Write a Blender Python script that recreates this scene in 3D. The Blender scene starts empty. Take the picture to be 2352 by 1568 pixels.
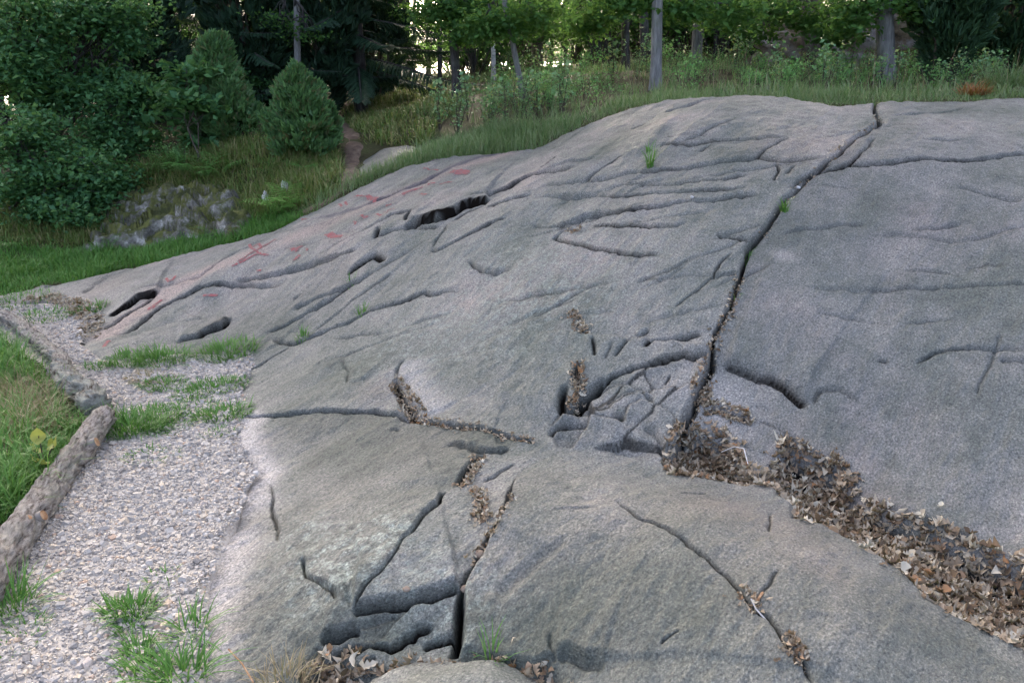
import bpy, math, random
import numpy as np
from mathutils import Vector, Matrix
R = np.random.default_rng(7)
random.seed(7)
SC = bpy.context.scene
COL = SC.collection
rad = math.radians

# ------------------------------------------------------------------ camera
HC = 1.75                                   # eye height above the gravel path
FPX = 1829.0                                # focal length for a picture 2352 wide (28 mm on 36 mm)
PITCH = math.atan((784 - 138) / FPX)
cam_d = bpy.data.cameras.new('camera'); cam_d.lens = 28; cam_d.sensor_width = 36
cam_d.clip_start = 0.05; cam_d.clip_end = 3000
cam = bpy.data.objects.new('camera', cam_d); COL.objects.link(cam)
cam.location = (0, 0, HC); cam.rotation_euler = (math.pi / 2 - PITCH, 0, 0)
SC.camera = cam
# ------------------------------------------------------------------ sky and sun (low sun behind the wood)
SUN_EL, SUN_AZ = rad(22), rad(-8)
W = bpy.data.worlds.new('World'); SC.world = W; W.use_nodes = True
wn = W.node_tree.nodes; wl = W.node_tree.links
sky = wn.new('ShaderNodeTexSky'); sky.sky_type = 'NISHITA'; sky.sun_disc = False
sky.sun_elevation = SUN_EL; sky.sun_rotation = SUN_AZ; sky.air_density = 0.36; sky.dust_density = 10.0; sky.ozone_density = 0.0
wl.new(sky.outputs[0], wn['Background'].inputs[0]); wn['Background'].inputs[1].default_value = 0.15
sun_d = bpy.data.lights.new('sun', 'SUN'); sun_d.energy = 0.8; sun_d.angle = rad(12); sun_d.color = (1.0, 0.86, 0.68)
sun = bpy.data.objects.new('sun', sun_d); COL.objects.link(sun)
sv = Vector((math.sin(SUN_AZ) * math.cos(SUN_EL), math.cos(SUN_AZ) * math.cos(SUN_EL), math.sin(SUN_EL)))
sun.rotation_euler = sv.to_track_quat('Z', 'Y').to_euler(); sun.location = sv * 60
SC.view_settings.view_transform = 'Standard'; SC.view_settings.look = 'None'
SC.view_settings.exposure = 3.42; SC.view_settings.gamma = 1.0

# ------------------------------------------------------------------ helpers
def tag(o, label=None, cat=None, group=None, kind=None):
    if label: o['label'] = label
    if cat: o['category'] = cat
    if group: o['group'] = group
    if kind: o['kind'] = kind
    return o
def empty(name, loc=(0, 0, 0), rz=0.0):
    o = bpy.data.objects.new(name, None); COL.objects.link(o)
    o.empty_display_size = 0.1; o.location = loc; o.rotation_euler = (0, 0, rz); return o
def mk_mesh(name, V, F, mat=None, smooth=False):
    V = np.asarray(V, np.float32); 
    if isinstance(F, np.ndarray): F = [F]
    F = [f for f in F if len(f)]
    me = bpy.data.meshes.new(name)
    me.vertices.add(len(V)); me.vertices.foreach_set('co', V.ravel())
    idx = np.concatenate([f.ravel() for f in F]).astype(np.int32)
    tot = np.concatenate([np.full(len(f), f.shape[1]) for f in F])
    st = np.concatenate([[0], np.cumsum(tot)[:-1]]).astype(np.int32)
    me.loops.add(len(idx)); me.loops.foreach_set('vertex_index', idx)
    me.polygons.add(len(st)); me.polygons.foreach_set('loop_start', st)
    me.update(calc_edges=True)
    if smooth: me.shade_smooth()
    else: me.shade_flat()
    if mat: me.materials.append(mat)
    return me
def obj(name, me, parent=None, loc=None):
    o = bpy.data.objects.new(name, me); COL.objects.link(o)
    if parent: o.parent = parent
    if loc is not None: o.location = loc
    return o
def attr(me, name, a):
    at = me.attributes.new(name, 'FLOAT', 'POINT'); at.data.foreach_set('value', np.asarray(a, np.float32))
def merge(parts):
    """parts: list of (V, F) with F one array; faces of equal size are stacked."""
    Vs, Fs, n = [], {}, 0
    for V, F in parts:
        for f in (F if isinstance(F, list) else [F]):
            if len(f): Fs.setdefault(f.shape[1], []).append(f + n)
        Vs.append(V); n += len(V)
    return np.concatenate(Vs), [np.concatenate(x) for x in Fs.values()]
def copy_tree(o, parent=None):
    c = o.copy(); COL.objects.link(c); c.parent = parent
    for ch in o.children: copy_tree(ch, c)
    return c
def unit(a): return a / (np.linalg.norm(a, axis=-1, keepdims=True) + 1e-9)
def sstep(a, b, x):
    t = np.clip((x - a) / (b - a), 0, 1); return t * t * (3 - 2 * t)
_T = R.random((256, 256)) * 2 - 1
def vnoise(x, y):
    xi = np.floor(x).astype(int); yi = np.floor(y).astype(int); fx = x - xi; fy = y - yi
    fx = fx * fx * fx * (fx * (fx * 6 - 15) + 10); fy = fy * fy * fy * (fy * (fy * 6 - 15) + 10)
    a = _T[xi & 255, yi & 255]; b = _T[(xi + 1) & 255, yi & 255]; c = _T[xi & 255, (yi + 1) & 255]; d = _T[(xi + 1) & 255, (yi + 1) & 255]
    return (a * (1 - fx) + b * fx) * (1 - fy) + (c * (1 - fx) + d * fx) * fy
def fbm(x, y, o=4, g=0.5):
    s = 0; a = 1
    for k in range(o):
        s = s + a * vnoise(x * 2 ** k + 17.3 * k, y * 2 ** k + 9.1 * k); a *= g
    return s
# picture point -> direction, world point
cp, sp = math.cos(PITCH), math.sin(PITCH)
def ray(u, v):
    a = u - 1176.0; b = 784.0 - v
    return np.array([a, FPX * cp + b * sp, -FPX * sp + b * cp])
def at_z(u, v, z):
    d = ray(u, v); t = (z - HC) / d[2]; return np.array([d[0] * t, d[1] * t, z])
def at_y(u, v, y):
    d = ray(u, v); t = y / d[1]; return np.array([d[0] * t, y, HC + d[2] * t])

# ------------------------------------------------------------------ lie of the land: survey points (picture point, height)
CT = [(470,1568,0),(455,1400,0),(480,1300,0),(520,1200,0),(560,1080,0),(550,950,0),(550,870,.01),(590,800,.04),(400,812,0),(230,822,0),(185,790,0),(240,705,.02),(130,692,0),(0,680,0),
(180,640,.03),(375,598,.14),(640,520,.40),(800,435,.66),(960,375,.88),(1225,340,1.02),(1330,290,1.2),(1490,235,1.40),(1700,222,1.44),(1900,232,1.43),(2150,226,1.45),(2350,222,1.46),
(1200,900,.25),(1200,700,.48),(1200,550,.70),(1200,450,.86),(1650,900,.3),(1650,700,.58),(1650,500,.88),(1650,380,1.1),(1650,290,1.3),
(800,800,.17),(800,700,.28),(800,600,.44),(800,500,.60),(500,700,.10),(500,620,.26),
(900,1050,.12),(600,1300,.03),(800,1300,.13),(1200,1200,.2),(1600,1200,.24),(1500,1400,.2),(1050,1450,.05),(1700,1500,.22),(2000,1400,.24),(2300,1560,.14),(1100,1560,.0),(700,1540,.0),
(1560,1060,.1),(1900,1080,.12),(2100,1250,.11),(2300,1400,.09),(2200,1120,.16),(2340,1250,.12),
(2340,900,.40),(2340,600,.78),(2340,400,1.12),(2000,900,.34),(2000,600,.74),(2000,400,1.1),(2000,300,1.3),(2000,1000,.22),
(0,600,.03),(300,560,.08),(500,540,.2),(600,350,.85),(750,400,.72),(350,400,.6),(850,300,.85),(800,380,.72),(780,250,1.0),(800,190,1.25),(1000,250,1.15),(1200,200,1.42),(1500,192,1.50),(2000,190,1.51),(2350,185,1.51),
(0,900,0),(100,1100,0),(0,1500,0),(200,1300,0)]
CW = [(-1.6,.5,0),(-3.5,2,-.03),(-4,0,-.03),(0,-2,.05),(3,-2,.2),(3.2,1.2,.2),(6,1,.5),(6,4,1.1),(7,7.5,1.55),(7,10,1.6),(-6,5,-.05),(-8,7,0),(-8,3,-.1),
(-7,10,.55),(-10,14,.7),(-5.5,13,1.0),(-6,20,1.2),(-14,24,.6),(3,14,1.62),(6,14,1.68),(7,20,2.1),(10,24,2.4),(3,22,1.7),(0,24,1.45),(-4,28,1.2),(0,36,1.0),(-12,36,.3),(12,36,2.2),(14,12,1.8),(14,2,1.5),(-14,4,-.1)]
C0 = np.array([at_z(*c) for c in CT] + [np.array(c, float) for c in CW])
def _k(r2): return 0.5 * r2 * np.log(r2 + 1e-9)
def _tps(P):
    n = len(P); d2 = ((P[:, None, :2] - P[None, :, :2]) ** 2).sum(-1)
    A = np.zeros((n + 3, n + 3)); A[:n, :n] = _k(d2) + np.eye(n) * 0.02
    A[:n, n] = 1; A[:n, n + 1:] = P[:, :2]; A[n, :n] = 1; A[n + 1:, :n] = P[:, :2].T
    b = np.zeros(n + 3); b[:n] = P[:, 2]; return np.linalg.solve(A, b)
TW = _tps(C0)
def base(x, y):
    x = np.asarray(x, float); y = np.asarray(y, float); sh = x.shape; x = x.ravel(); y = y.ravel()
    xc = np.clip(x, -16, 14); yc = np.clip(y, -3, 36); out = np.empty(len(x)); n = len(C0)
    for i in range(0, len(x), 40000):
        a = xc[i:i + 40000]; b = yc[i:i + 40000]
        d2 = (a[:, None] - C0[None, :, 0]) ** 2 + (b[:, None] - C0[None, :, 1]) ** 2
        out[i:i + 40000] = _k(d2) @ TW[:n] + TW[n] + TW[n + 1] * a + TW[n + 2] * b
    out -= 0.06 * np.clip(y - 36, 0, 60) + 0.03 * np.clip(-16 - x, 0, 60)
    return out.reshape(sh)
_gx = np.arange(-18, 16.01, .1); _gy = np.arange(-4, 40.01, .1)
_GB = base(*np.meshgrid(_gx, _gy, indexing='ij'))
def baseq(x, y):
    fx = np.clip((np.asarray(x) + 18) / .1, 0, len(_gx) - 2.001); fy = np.clip((np.asarray(y) + 4) / .1, 0, len(_gy) - 2.001)
    i = fx.astype(int); j = fy.astype(int); a = fx - i; b = fy - j
    return (_GB[i, j] * (1 - a) + _GB[i + 1, j] * a) * (1 - b) + (_GB[i, j + 1] * (1 - a) + _GB[i + 1, j + 1] * a) * b
def onto(pts):
    """picture points -> points on the survey surface (first hit along the line of sight)"""
    pts = np.asarray(pts, float); D = np.array([ray(u, v) for u, v in pts]); D /= D[:, 1:2]
    ys = 1.2 * (45 / 1.2) ** np.linspace(0, 1, 900)
    out = np.zeros((len(pts), 3))
    for k, d in enumerate(D):
        x = d[0] * ys; z = HC + d[2] * ys; f = z - baseq(x, ys); w = np.where(f < 0)[0]
        if len(w) == 0: yy = ys[-1]
        else:
            i = max(w[0], 1); t = f[i - 1] / (f[i - 1] - f[i] + 1e-12); yy = ys[i - 1] + t * (ys[i] - ys[i - 1])
        out[k] = (d[0] * yy, yy, HC + d[2] * yy)
    return out
def poly_sdf(x, y, poly):
    """signed distance, negative inside"""
    d = np.full(x.shape, 1e9); ins = np.zeros(x.shape, bool); n = len(poly)
    for i in range(n):
        ax, ay = poly[i][:2]; bx, by = poly[(i + 1) % n][:2]; ex, ey = bx - ax, by - ay
        t = np.clip(((x - ax) * ex + (y - ay) * ey) / (ex * ex + ey * ey + 1e-12), 0, 1)
        d = np.minimum(d, (x - ax - t * ex) ** 2 + (y - ay - t * ey) ** 2)
        if abs(ey) > 1e-12:
            c = ((ay > y) != (by > y)) & (x < ex * (y - ay) / ey + ax); ins ^= c
    d = np.sqrt(d); return np.where(ins, -d, d)
def line_field(x, y, pl):
    """distance, side (+1 left of direction), relative position along"""
    best = np.full(x.shape, 1e9); side = np.ones(x.shape); tt = np.zeros(x.shape)
    seg = np.linalg.norm(np.diff(pl[:, :2], axis=0), axis=1); cum = np.concatenate([[0], np.cumsum(seg)])
    for i in range(len(pl) - 1):
        ax, ay = pl[i][:2]; ex, ey = pl[i + 1][0] - ax, pl[i + 1][1] - ay
        t = np.clip(((x - ax) * ex + (y - ay) * ey) / (ex * ex + ey * ey + 1e-12), 0, 1)
        dx = x - ax - t * ex; dy = y - ay - t * ey; d = dx * dx + dy * dy; m = d < best
        best = np.where(m, d, best); side = np.where(m, np.where(ex * dy - ey * dx >= 0, 1.0, -1.0), side)
        tt = np.where(m, (cum[i] + t * seg[i]) / cum[-1], tt)
    return np.sqrt(best), side, tt
# zoomed views used while measuring -> picture points
def Z(view, *p):
    ox, oy, s = {'o': (0, 0, 1), 'a': (1225, 306, 3.0), 'b': (612.5, 306, 3.0), 'c': (0, 306, 3.0), 't': (1568, 0, 3.0), 'd': (1663, 766, 3.413),
                 'e': (536, 766, 3.413), 'f': (612.5, 1108.6, 3.413), 'g': (1301.6, 1108.6, 3.413), 'h': (1148.4, 766, 3.413),
                 'i': (957, 229.7, 5.12), 'j': (612.5, 367.5, 7.67)}[view]
    return [(ox + a / s, oy + b / s) for a, b in p]

# ------------------------------------------------------------------ outlines on the ground
EDGE_V = [(470,1568),(460,1480),(455,1400),(462,1340),(480,1300),(505,1250),(520,1200),(545,1130),(575,1085),(535,1040),(540,990),(560,960),(548,940),(540,900),(552,860),(572,812),(480,815),(380,816),(300,822),(230,822),(188,792),(185,778),(202,752),(235,722),(215,705),(165,692),(100,690),(0,684)]
SKY_V = [(0,670),(100,650),(180,640),(280,612),(375,598),(500,560),(640,520),(720,480),(800,435),(880,400),(960,375),(1080,358),(1225,340),(1270,318),(1330,290),(1400,260),(1490,235),(1600,225),(1700,222),(1800,226),(1900,234),(1960,233),(2060,232),(2150,226),(2352,224)]
ROCK = [tuple(p[:2]) for p in onto(EDGE_V)] + [(-4.6, 6.1), (-4.6, 6.3)] + [tuple(p[:2]) for p in onto([(u, v + 3) for u, v in SKY_V])] + [(7.5, 7.6), (8.5, .3), (4, -1.2), (-.3, -1.2), (-.75, .3), (-.85, 1.2)]
GULLY1 = onto([(1525,1078),(1545,1040),(1565,1000),(1580,985),(1665,988),(1690,1040),(1722,1080),(1737,1105),(1700,1113),(1600,1102),(1540,1092)])[:, :2]
GULLY2 = onto([(1725,1108),(1770,1085),(1790,1050),(1800,1005),(1860,1040),(1940,1065),(1950,1100),(1990,1130),(2060,1165),(2150,1200),(2250,1240),(2352,1285),(2500,1350)])[:, :2]
GULLY2 = np.concatenate([GULLY2, [(2.1,1.75),(1.75,1.6)], onto([(2352,1475),(2250,1430),(2150,1375),(2050,1290),(1960,1235),(1900,1205),(1830,1190),(1825,1160),(1770,1117)])[:, :2]])
FRONT = onto([(690,1530),(735,1490),(790,1505),(880,1530),(1030,1530),(1120,1535),(1200,1530),(1270,1545),(1290,1566)])[:, :2]
FRONT = np.concatenate([FRONT, [(.08,1.7),(-.62,1.7)]])

HOLLOW = onto(Z('f',(690,1000),(1100,910),(1520,810),(1500,1000),(1450,1350),(900,1380),(520,1360),(440,1230)))[:, :2]
BLOCK = onto(Z('h',(400,760),(520,660),(700,575),(850,470),(1040,360),(1300,300),(1530,300),(1560,430),(1500,560),(1420,740),(1380,880),(1270,1020),(1150,980),(950,950),(700,890),(450,860)))[:, :2]
# cracks, steps and hollows: picture polyline, half width, depth, step height (left side raised), reach of the step
FE = []
def fe(pts, w=.012, dep=.02, h=0.0, L=.25, end=.12, r=.03): FE.append((pts, w * .72, dep * 1.25, h, L, end, r * .35))
MAIN = [(2015,228),(2008,262),(2018,285),(1990,305),(1950,335),(1930,360),(1895,385),(1860,415),(1825,440),(1800,465),(1785,495),(1765,530),(1720,570),(1712,600),(1700,640),(1690,675),(1675,725),(1650,775),(1638,810),(1630,850),(1610,890),(1597,930),(1577,970),(1562,1010),(1545,1050),(1520,1078)]
fe(MAIN[:13], .017, .05, -.02, .3, .0)
fe(MAIN[11:20], .016, .06, -.03, .3, .02)
fe(MAIN[18:], .022, .08, -.14, .35, .12, .06)
S = lambda *a, **k: fe(*a, **k)
# upper face
S(Z('a',(0,385),(60,375),(370,350),(520,320),(640,300),(800,285),(1000,262),(1100,250),(1300,210),(1480,190),(1560,180),(1700,205),(1850,195),(1980,200),(2070,195)), .012,.016,.028,.25)
S(Z('a',(75,250),(200,150),(290,100)), .010,.018,-.012,.15)
S(Z('a',(370,350),(450,270),(560,205),(620,175)), .012,.025,-.02,.2)
S(Z('a',(70,270),(250,225),(440,190)), .02,.012,.03,.2,r=.06)
S(Z('a',(0,460),(120,440),(260,445),(350,435),(480,440),(560,455),(700,445),(850,430),(1000,430),(1150,420),(1350,425),(1500,400)), .012,.022,.02,.15)
S(Z('a',(180,438),(260,447),(350,437)), .018,.03,.015,.1)
S(Z('a',(110,627),(220,622),(300,600),(360,580),(510,565),(580,570),(720,545),(880,530),(960,520),(1100,505),(1250,490),(1400,465),(1610,445)), .014,.022,.03,.15)
S(Z('a',(120,625),(220,620),(300,600),(360,580),(510,565)), .022,.045,.012,.1)
S(Z('a',(0,620),(150,630),(260,650)), .01,.014,.008,.1)
S(Z('a',(330,660),(200,670),(150,715),(250,760),(400,810),(500,825),(680,860),(900,875)), .013,.018,.014,.2)
S(Z('a',(370,655),(500,655),(700,660),(800,670),(900,675),(980,680),(1070,640)), .014,.018,.02,.12)
S(Z('a',(480,380),(700,370),(950,370),(1130,350),(1300,345),(1400,310),(1510,290)), .012,.014,.018,.12)
S(Z('a',(640,440),(760,370),(900,330)), .01,.01,.012,.12)
S(Z('a',(1250,740),(1400,760),(1480,775)), .010,.015,.008,.1)
S(Z('a',(1370,850),(1280,940),(1220,1030),(1150,1095),(1050,1170),(955,1250)), .011,.024,.006,.1)
S(Z('a',(1220,1030),(1300,1015),(1370,985),(1410,995)), .011,.016,.012,.1)
S(Z('a',(1700,720),(1850,690),(1980,680),(2100,655),(2300,640)), .012,.012,.012,.2)
S(Z('o',(1850,415),(1900,398),(1950,385),(2050,380),(2110,370),(2230,365),(2300,352),(2400,343)), .012,.02,.022,.2)
S(Z('o',(2200,425),(2270,440),(2352,455)), .010,.016,.008,.15)
S(Z('a',(1670,210),(1700,270),(1650,350)), .012,.02,.01,.1); S(Z('a',(1800,230),(1750,300)), .012,.016,.01,.1)
S(Z('a',(840,130),(900,100),(1080,95),(1300,50),(1430,40),(1750,35)), .013,.014,.026,.2)
S(Z('a',(1150,130),(1220,85)), .01,.014); S(Z('a',(1500,190),(1540,175),(1640,95),(1750,35)), .011,.018,-.012,.15)
S(Z('a',(1740,400),(1860,330),(2060,230)), .012,.018,.01,.1)
S(Z('t',(-150,790),(0,750),(150,700),(350,680)), .012,.016,.016,.2); S(Z('t',(1430,800),(1600,780),(1930,740)), .011,.016,.01,.2)
S(Z('t',(1100,1190),(1250,1060),(1330,960)), .011,.018,.01,.1)
S(Z('o',(1450,297),(1480,285)), .012,.02); S(Z('o',(1960,665),(2100,660),(2200,657),(2352,655),(2420,652)), .010,.012,.010,.2)
S(Z('d',(1480,230),(1580,185),(1700,130),(1800,135),(2050,145),(2130,145),(2250,140),(2400,165)), .009,.018,.008,.2)
S(Z('d',(2180,20),(2120,140),(2090,250),(2040,370),(1960,530)), .006,.012); S(Z('d',(2160,235),(2400,240)), .008,.018,.008,.1)
S(Z('d',(1220,185),(1260,200),(1290,190)), .014,.02)
S(Z('d',(-20,240),(200,320),(330,370),(430,430),(530,500),(600,560),(680,582)), .018,.018,.060,.3,end=.10,r=.14)
S(Z('d',(680,585),(720,500),(750,460),(900,450),(1000,500),(1080,535)), .014,.012,.022,.2,r=.05)
# left face
S(Z('b',(810,585),(900,555),(990,535),(970,580),(970,610)), .012,.024,.012,.1)
S(Z('b',(745,650),(770,650),(755,712),(850,680),(960,660),(1100,650),(1200,630)), .012,.026,.02,.12)
S(Z('b',(-60,985),(120,950),(250,910),(450,850),(510,840),(640,800)), .013,.022,.02,.2)
S(Z('b',(540,970),(600,930),(700,860),(750,835),(830,870)), .016,.022,.035,.12)
S(Z('b',(180,1210),(330,1130),(500,1070),(640,1000),(750,930)), .011,.026,.010,.12)
S(Z('b',(0,1380),(170,1290),(330,1200),(480,1110),(620,1010)), .010,.020,.008,.12)
S(Z('b',(300,1370),(450,1260),(600,1150),(800,1010),(870,950)), .010,.012,.008,.12)
S(Z('b',(-10,1425),(60,1415),(130,1430),(200,1425),(300,1390),(450,1340),(620,1270),(800,1200),(950,1150),(1090,1100),(1140,1105),(1250,1090),(1370,1090)), .011,.026,.012,.15)
S(Z('b',(1120,790),(1160,815),(1300,760),(1500,670),(1660,600)), .013,.022,.022,.15)
S(Z('b',(1290,590),(1400,530),(1500,490)), .012,.014,.015,.1); S(Z('b',(1500,530),(1700,470),(1830,440)), .013,.022,.022,.12)
S(Z('b',(1400,880),(1440,920),(1480,945),(1600,945),(1700,930)), .014,.02,.012,.12)
S(Z('b',(1230,620),(1240,670),(1120,790)), .012,.014,.01,.1)
S(Z('b',(1480,440),(1570,405),(1660,375),(1700,345),(1800,305),(1900,285),(2050,275),(2150,255)), .022,.018,.04,.18,r=.05)
S(Z('b',(1900,250),(1980,180),(2100,100)), .011,.016,-.01,.12)
S(Z('b',(960,640),(1010,632),(1090,622),(1170,600),(1250,570),(1310,550),(1350,510),(1400,485),(1480,475),(1530,462)), .022,.06,.085,.30,end=.06,r=.07)
S(Z('c',(750,1268),(850,1215),(960,1155),(1040,1125),(1095,1108)), .024,.045,.065,.3,end=.08,r=.07)
S(Z('c',(690,1365),(800,1310),(900,1240),(1000,1180),(1090,1115)), .011,.02,.01,.1)
S(Z('c',(740,1385),(870,1380),(950,1330),(1050,1250),(1200,1160),(1290,1120),(1400,1065),(1520,1050),(1650,1030),(1800,1035),(1900,1045),(1980,1020)), .012,.026,.02,.15)
S(Z('c',(1280,1122),(1330,1095),(1400,1065)), .02,.04,.01,.08)
S(Z('c',(900,1130),(1150,1050),(1380,985),(1500,900),(1600,830),(1900,700)), .014,.010,.024,.15,r=.06)
S(Z('c',(1600,1010),(1800,975),(1960,955),(2200,895),(2352,845)), .012,.022,.012,.15)
S(Z('c',(1200,1430),(1370,1400),(1400,1375),(1530,1335),(1590,1270)), .02,.03,.06,.15,r=.05)
S(Z('c',(2160,1215),(2300,1130)), .01,.018); S(Z('c',(2010,1140),(2050,1120)), .01,.016); S(Z('c',(1240,1310),(1420,1290)), .01,.008,.008,.1)
S(Z('c',(300,1060),(420,1020),(560,985)), .012,.02,.015,.1); S(Z('c',(560,1120),(700,1010),(800,960)), .02,.006,.02,.2,r=.08)
# middle
S(Z('e',(80,648),(200,660),(340,660),(430,650),(560,620),(700,610),(900,605),(1000,595),(1100,580),(1250,590),(1350,620),(1450,650)), .012,.04,.022,.2,end=.04)
S(Z('e',(1380,625),(1450,650),(1600,680),(1750,700),(1900,740),(2000,770),(2100,800),(2200,830),(2352,840)), .018,.030,.018,.2,end=.03)
S(Z('e',(1340,200),(1300,260),(1265,350)), .016,.02,.02,.12); S(Z('e',(1265,350),(1280,400),(1340,490),(1400,570),(1470,650)), .040,.045,.03,.2,end=.05)
S(Z('e',(860,190),(910,300),(900,410)), .016,.010,.012,.12); S(Z('e',(930,410),(1060,350)), .012,.008,-.01,.1)
S(Z('e',(1680,840),(1850,880),(1950,910),(2080,930),(2160,890)), .022,.012,.035,.15,r=.06)
S(Z('e',(1970,925),(1900,1000),(1840,1090),(1780,1180)), .024,.04,-.02,.15)
S(Z('e',(1650,1215),(1580,1350),(1500,1400),(1450,1480),(1390,1560)), .014,.03,-.02,.15,end=.05)
S(Z('e',(2260,1110),(2180,1230),(2150,1350),(2080,1480),(2010,1540)), .018,.04,.02,.15,end=.05)
S(Z('e',(270,1130),(310,1250),(330,1400),(330,1500)), .010,.012); S(Z('e',(460,80),(300,180),(200,250),(70,300)), .010,.016,.008,.1)
S(Z('e',(1960,1150),(2050,1100),(2200,1010)), .012,.014,.015,.1); S(Z('e',(1210,735),(1270,722),(1300,735)), .010,.012,.01,.05)
# foreground
S(Z('f',(1370,50),(1340,150),(1240,240),(1140,390),(1080,460),(1010,600),(930,700),(840,800),(780,880),(700,990)), .013,.03,-.018,.2,end=.05)
S(Z('f',(690,992),(800,968),(900,950),(1100,900),(1300,850),(1540,790)), .018,.04,.06,.25,end=.06,r=.05)
S(Z('f',(1950,0),(1900,150),(1840,290),(1760,400),(1680,530),(1640,620),(1590,740),(1550,850),(1530,980),(1500,1120),(1480,1250),(1430,1400)), .022,.075,.07,.35,end=.03)
S(Z('f',(240,570),(330,690),(450,780),(540,850),(590,930)), .014,.026,.018,.15); S(Z('f',(40,50),(70,300),(80,450)), .010,.012)
S(Z('f',(420,1220),(550,1200),(640,1140),(760,1080)), .03,.05,.03,.15); S(Z('f',(760,1080),(900,1010),(1050,970)), .02,.012,.01,.15)
S(Z('f',(480,1400),(530,1340),(640,1260),(750,1230),(860,1250),(960,1260),(1050,1190),(1190,1090),(1350,1040)), .016,.02,.035,.12,r=.05)
S(Z('f',(1190,1240),(1330,1180),(1480,1190)), .016,.02,.03,.1,r=.05)
S(Z('f',(690,1420),(870,1350)), .012,.022,.01,.1); S(Z('f',(1800,1000),(2000,800),(2150,650),(2352,500)), .05,.012,.0,.2)
S(Z('g',(340,180),(560,320),(700,400),(880,490),(1040,590),(1180,680),(1290,780),(1400,900),(1480,1020),(1590,1080),(1700,1220),(1800,1350),(1880,1450),(1950,1560),(2040,1700)), .011,.026,.012,.2)
S(Z('g',(1610,240),(1590,400)), .014,.012); S(Z('g',(1630,690),(1560,850),(1500,980)), .010,.012,.01,.1)
S(Z('g',(-90,300),(40,280),(200,260)), .008,.008); S(Z('g',(900,130),(1100,125)), .012,.012,.008,.1); S(Z('g',(750,1290),(900,1190)), .010,.012)
S(Z('g',(-100,1400),(0,1380),(120,1440),(300,1450)), .04,.02,.02,.15,r=.06); S(Z('f',(2230,1230),(2240,1450)), .014,.01)
# the broken block beside the main crack
S(Z('h',(590,610),(660,580),(750,510),(850,440),(960,380),(1040,340),(1150,315),(1300,290),(1440,270),(1560,290),(1640,300)), .014,.03,.028,.2,end=.06,r=.04)
S(Z('h',(590,560),(680,545),(760,500),(850,435)), .035,.09,.02,.1); S(Z('h',(720,80),(720,230)), .012,.02,.01,.1)
S(Z('h',(870,240),(1000,110),(1170,0)), .008,.016,.008,.1); S(Z('h',(1090,220),(1200,140),(1350,110),(1600,80)), .014,.018,.022,.12); S(Z('h',(800,250),(860,140)), .008,.012)
S(Z('h',(610,290),(600,400),(640,510)), .028,.05,.015,.1); S(Z('h',(530,450),(480,520),(490,610),(590,620),(640,530)), .03,.05,-.01,.1)
S(Z('h',(590,640),(700,575),(850,500),(1000,490),(1150,530),(1220,590)), .014,.014,-0.040,.1,r=.06); S(Z('h',(720,510),(850,455),(1060,470)), .02,.012,-.016,.1,r=.05)
S(Z('h',(370,790),(430,720),(520,690),(700,712),(850,752),(950,772)), .016,.018,-0.036,.12,r=.06); S(Z('h',(950,770),(980,700),(1100,640),(1200,650),(1330,720),(1380,800)), .014,.012,-0.040,.1,r=.06)
S(Z('h',(390,700),(480,640),(620,630),(780,650)), .014,.012,-0.036,.1,r=.06); S(Z('h',(820,650),(900,600),(1050,555),(1140,590),(1210,650)), .016,.016,-0.047,.1,r=.06)
S(Z('h',(860,740),(960,745)), .03,.03); S(Z('h',(1150,590),(1200,640)), .02,.03)
S(Z('h',(1100,820),(1200,880),(1240,960),(1270,1040)), .02,.012,.03,.1,r=.05); S(Z('h',(450,870),(600,835)), .008,.016,.006,.1); S(Z('h',(750,910),(980,965),(1160,985)), .012,.012,.014,.1)
S(Z('h',(1330,370),(1290,450)), .012,.02); S(Z('h',(1570,600),(1720,575),(1820,640),(1960,685)), .018,.025,.02,.15)
S(Z('h',(2000,560),(2080,590),(2180,640)), .012,.008,.012,.15); S(Z('h',(2030,690),(2150,760),(2240,800)), .010,.012,.008,.1)
RJ = random.Random(5)
for k in range(40):
    if k < 28: u0, v0, sl = RJ.uniform(520, 1750), RJ.uniform(300, 800), RJ.uniform(-.55, -.05)
    elif k < 40: u0, v0, sl = RJ.uniform(1850, 2330), RJ.uniform(260, 1000), RJ.uniform(-.25, .1)
    else: u0, v0, sl = RJ.uniform(560, 2000), RJ.uniform(1000, 1500), RJ.uniform(-.9, -.2)
    ln = RJ.uniform(110, 340) * (1 if k < 28 else .8); m = 5; pts = [(u0 + ln * (t / m - .5), v0 + sl * ln * (t / m - .5) + RJ.uniform(-2.5, 2.5)) for t in range(m + 1)]
    fe(pts, .006, RJ.uniform(.009, .013), RJ.choice((0, 0, .006)), .15, .3)
FEW = []
for pts, w, dep, h, L, end, r in FE:
    pl = onto(pts); yy_ = float(pl[:, 1].mean()); du_ = abs(pts[-1][0] - pts[0][0]); dv_ = abs(pts[-1][1] - pts[0][1]); fl = 1.0 + .55 * (du_ > 1.4 * dv_); wide = w > .027; thin = w < .0108; dep0 = dep; w = max(w * (.5 if thin else .75), (.0016 if thin else .0021) * yy_ * (fl if yy_ > 3.3 else 1)); dep = max(dep * (1 + .2 * max(0, yy_ - 3)), .03) if (not wide and dep0 >= .019) else dep; h *= .38 if thin else .55; L *= 1.7; m = max(4 * w, 3.2 * L if h else 0) + .05
    FEW.append((pl, w, dep, h, L, end, r, .12 if (wide and dep0 < .05) else float(np.clip((dep0 - .009) / .016, .1, 1)), pl[:, 0].min() - m, pl[:, 0].max() + m, pl[:, 1].min() - m, pl[:, 1].max() + m))
CAx, CAy = math.cos(rad(52)), math.sin(rad(52))    # run of the rock's grain in plan
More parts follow.
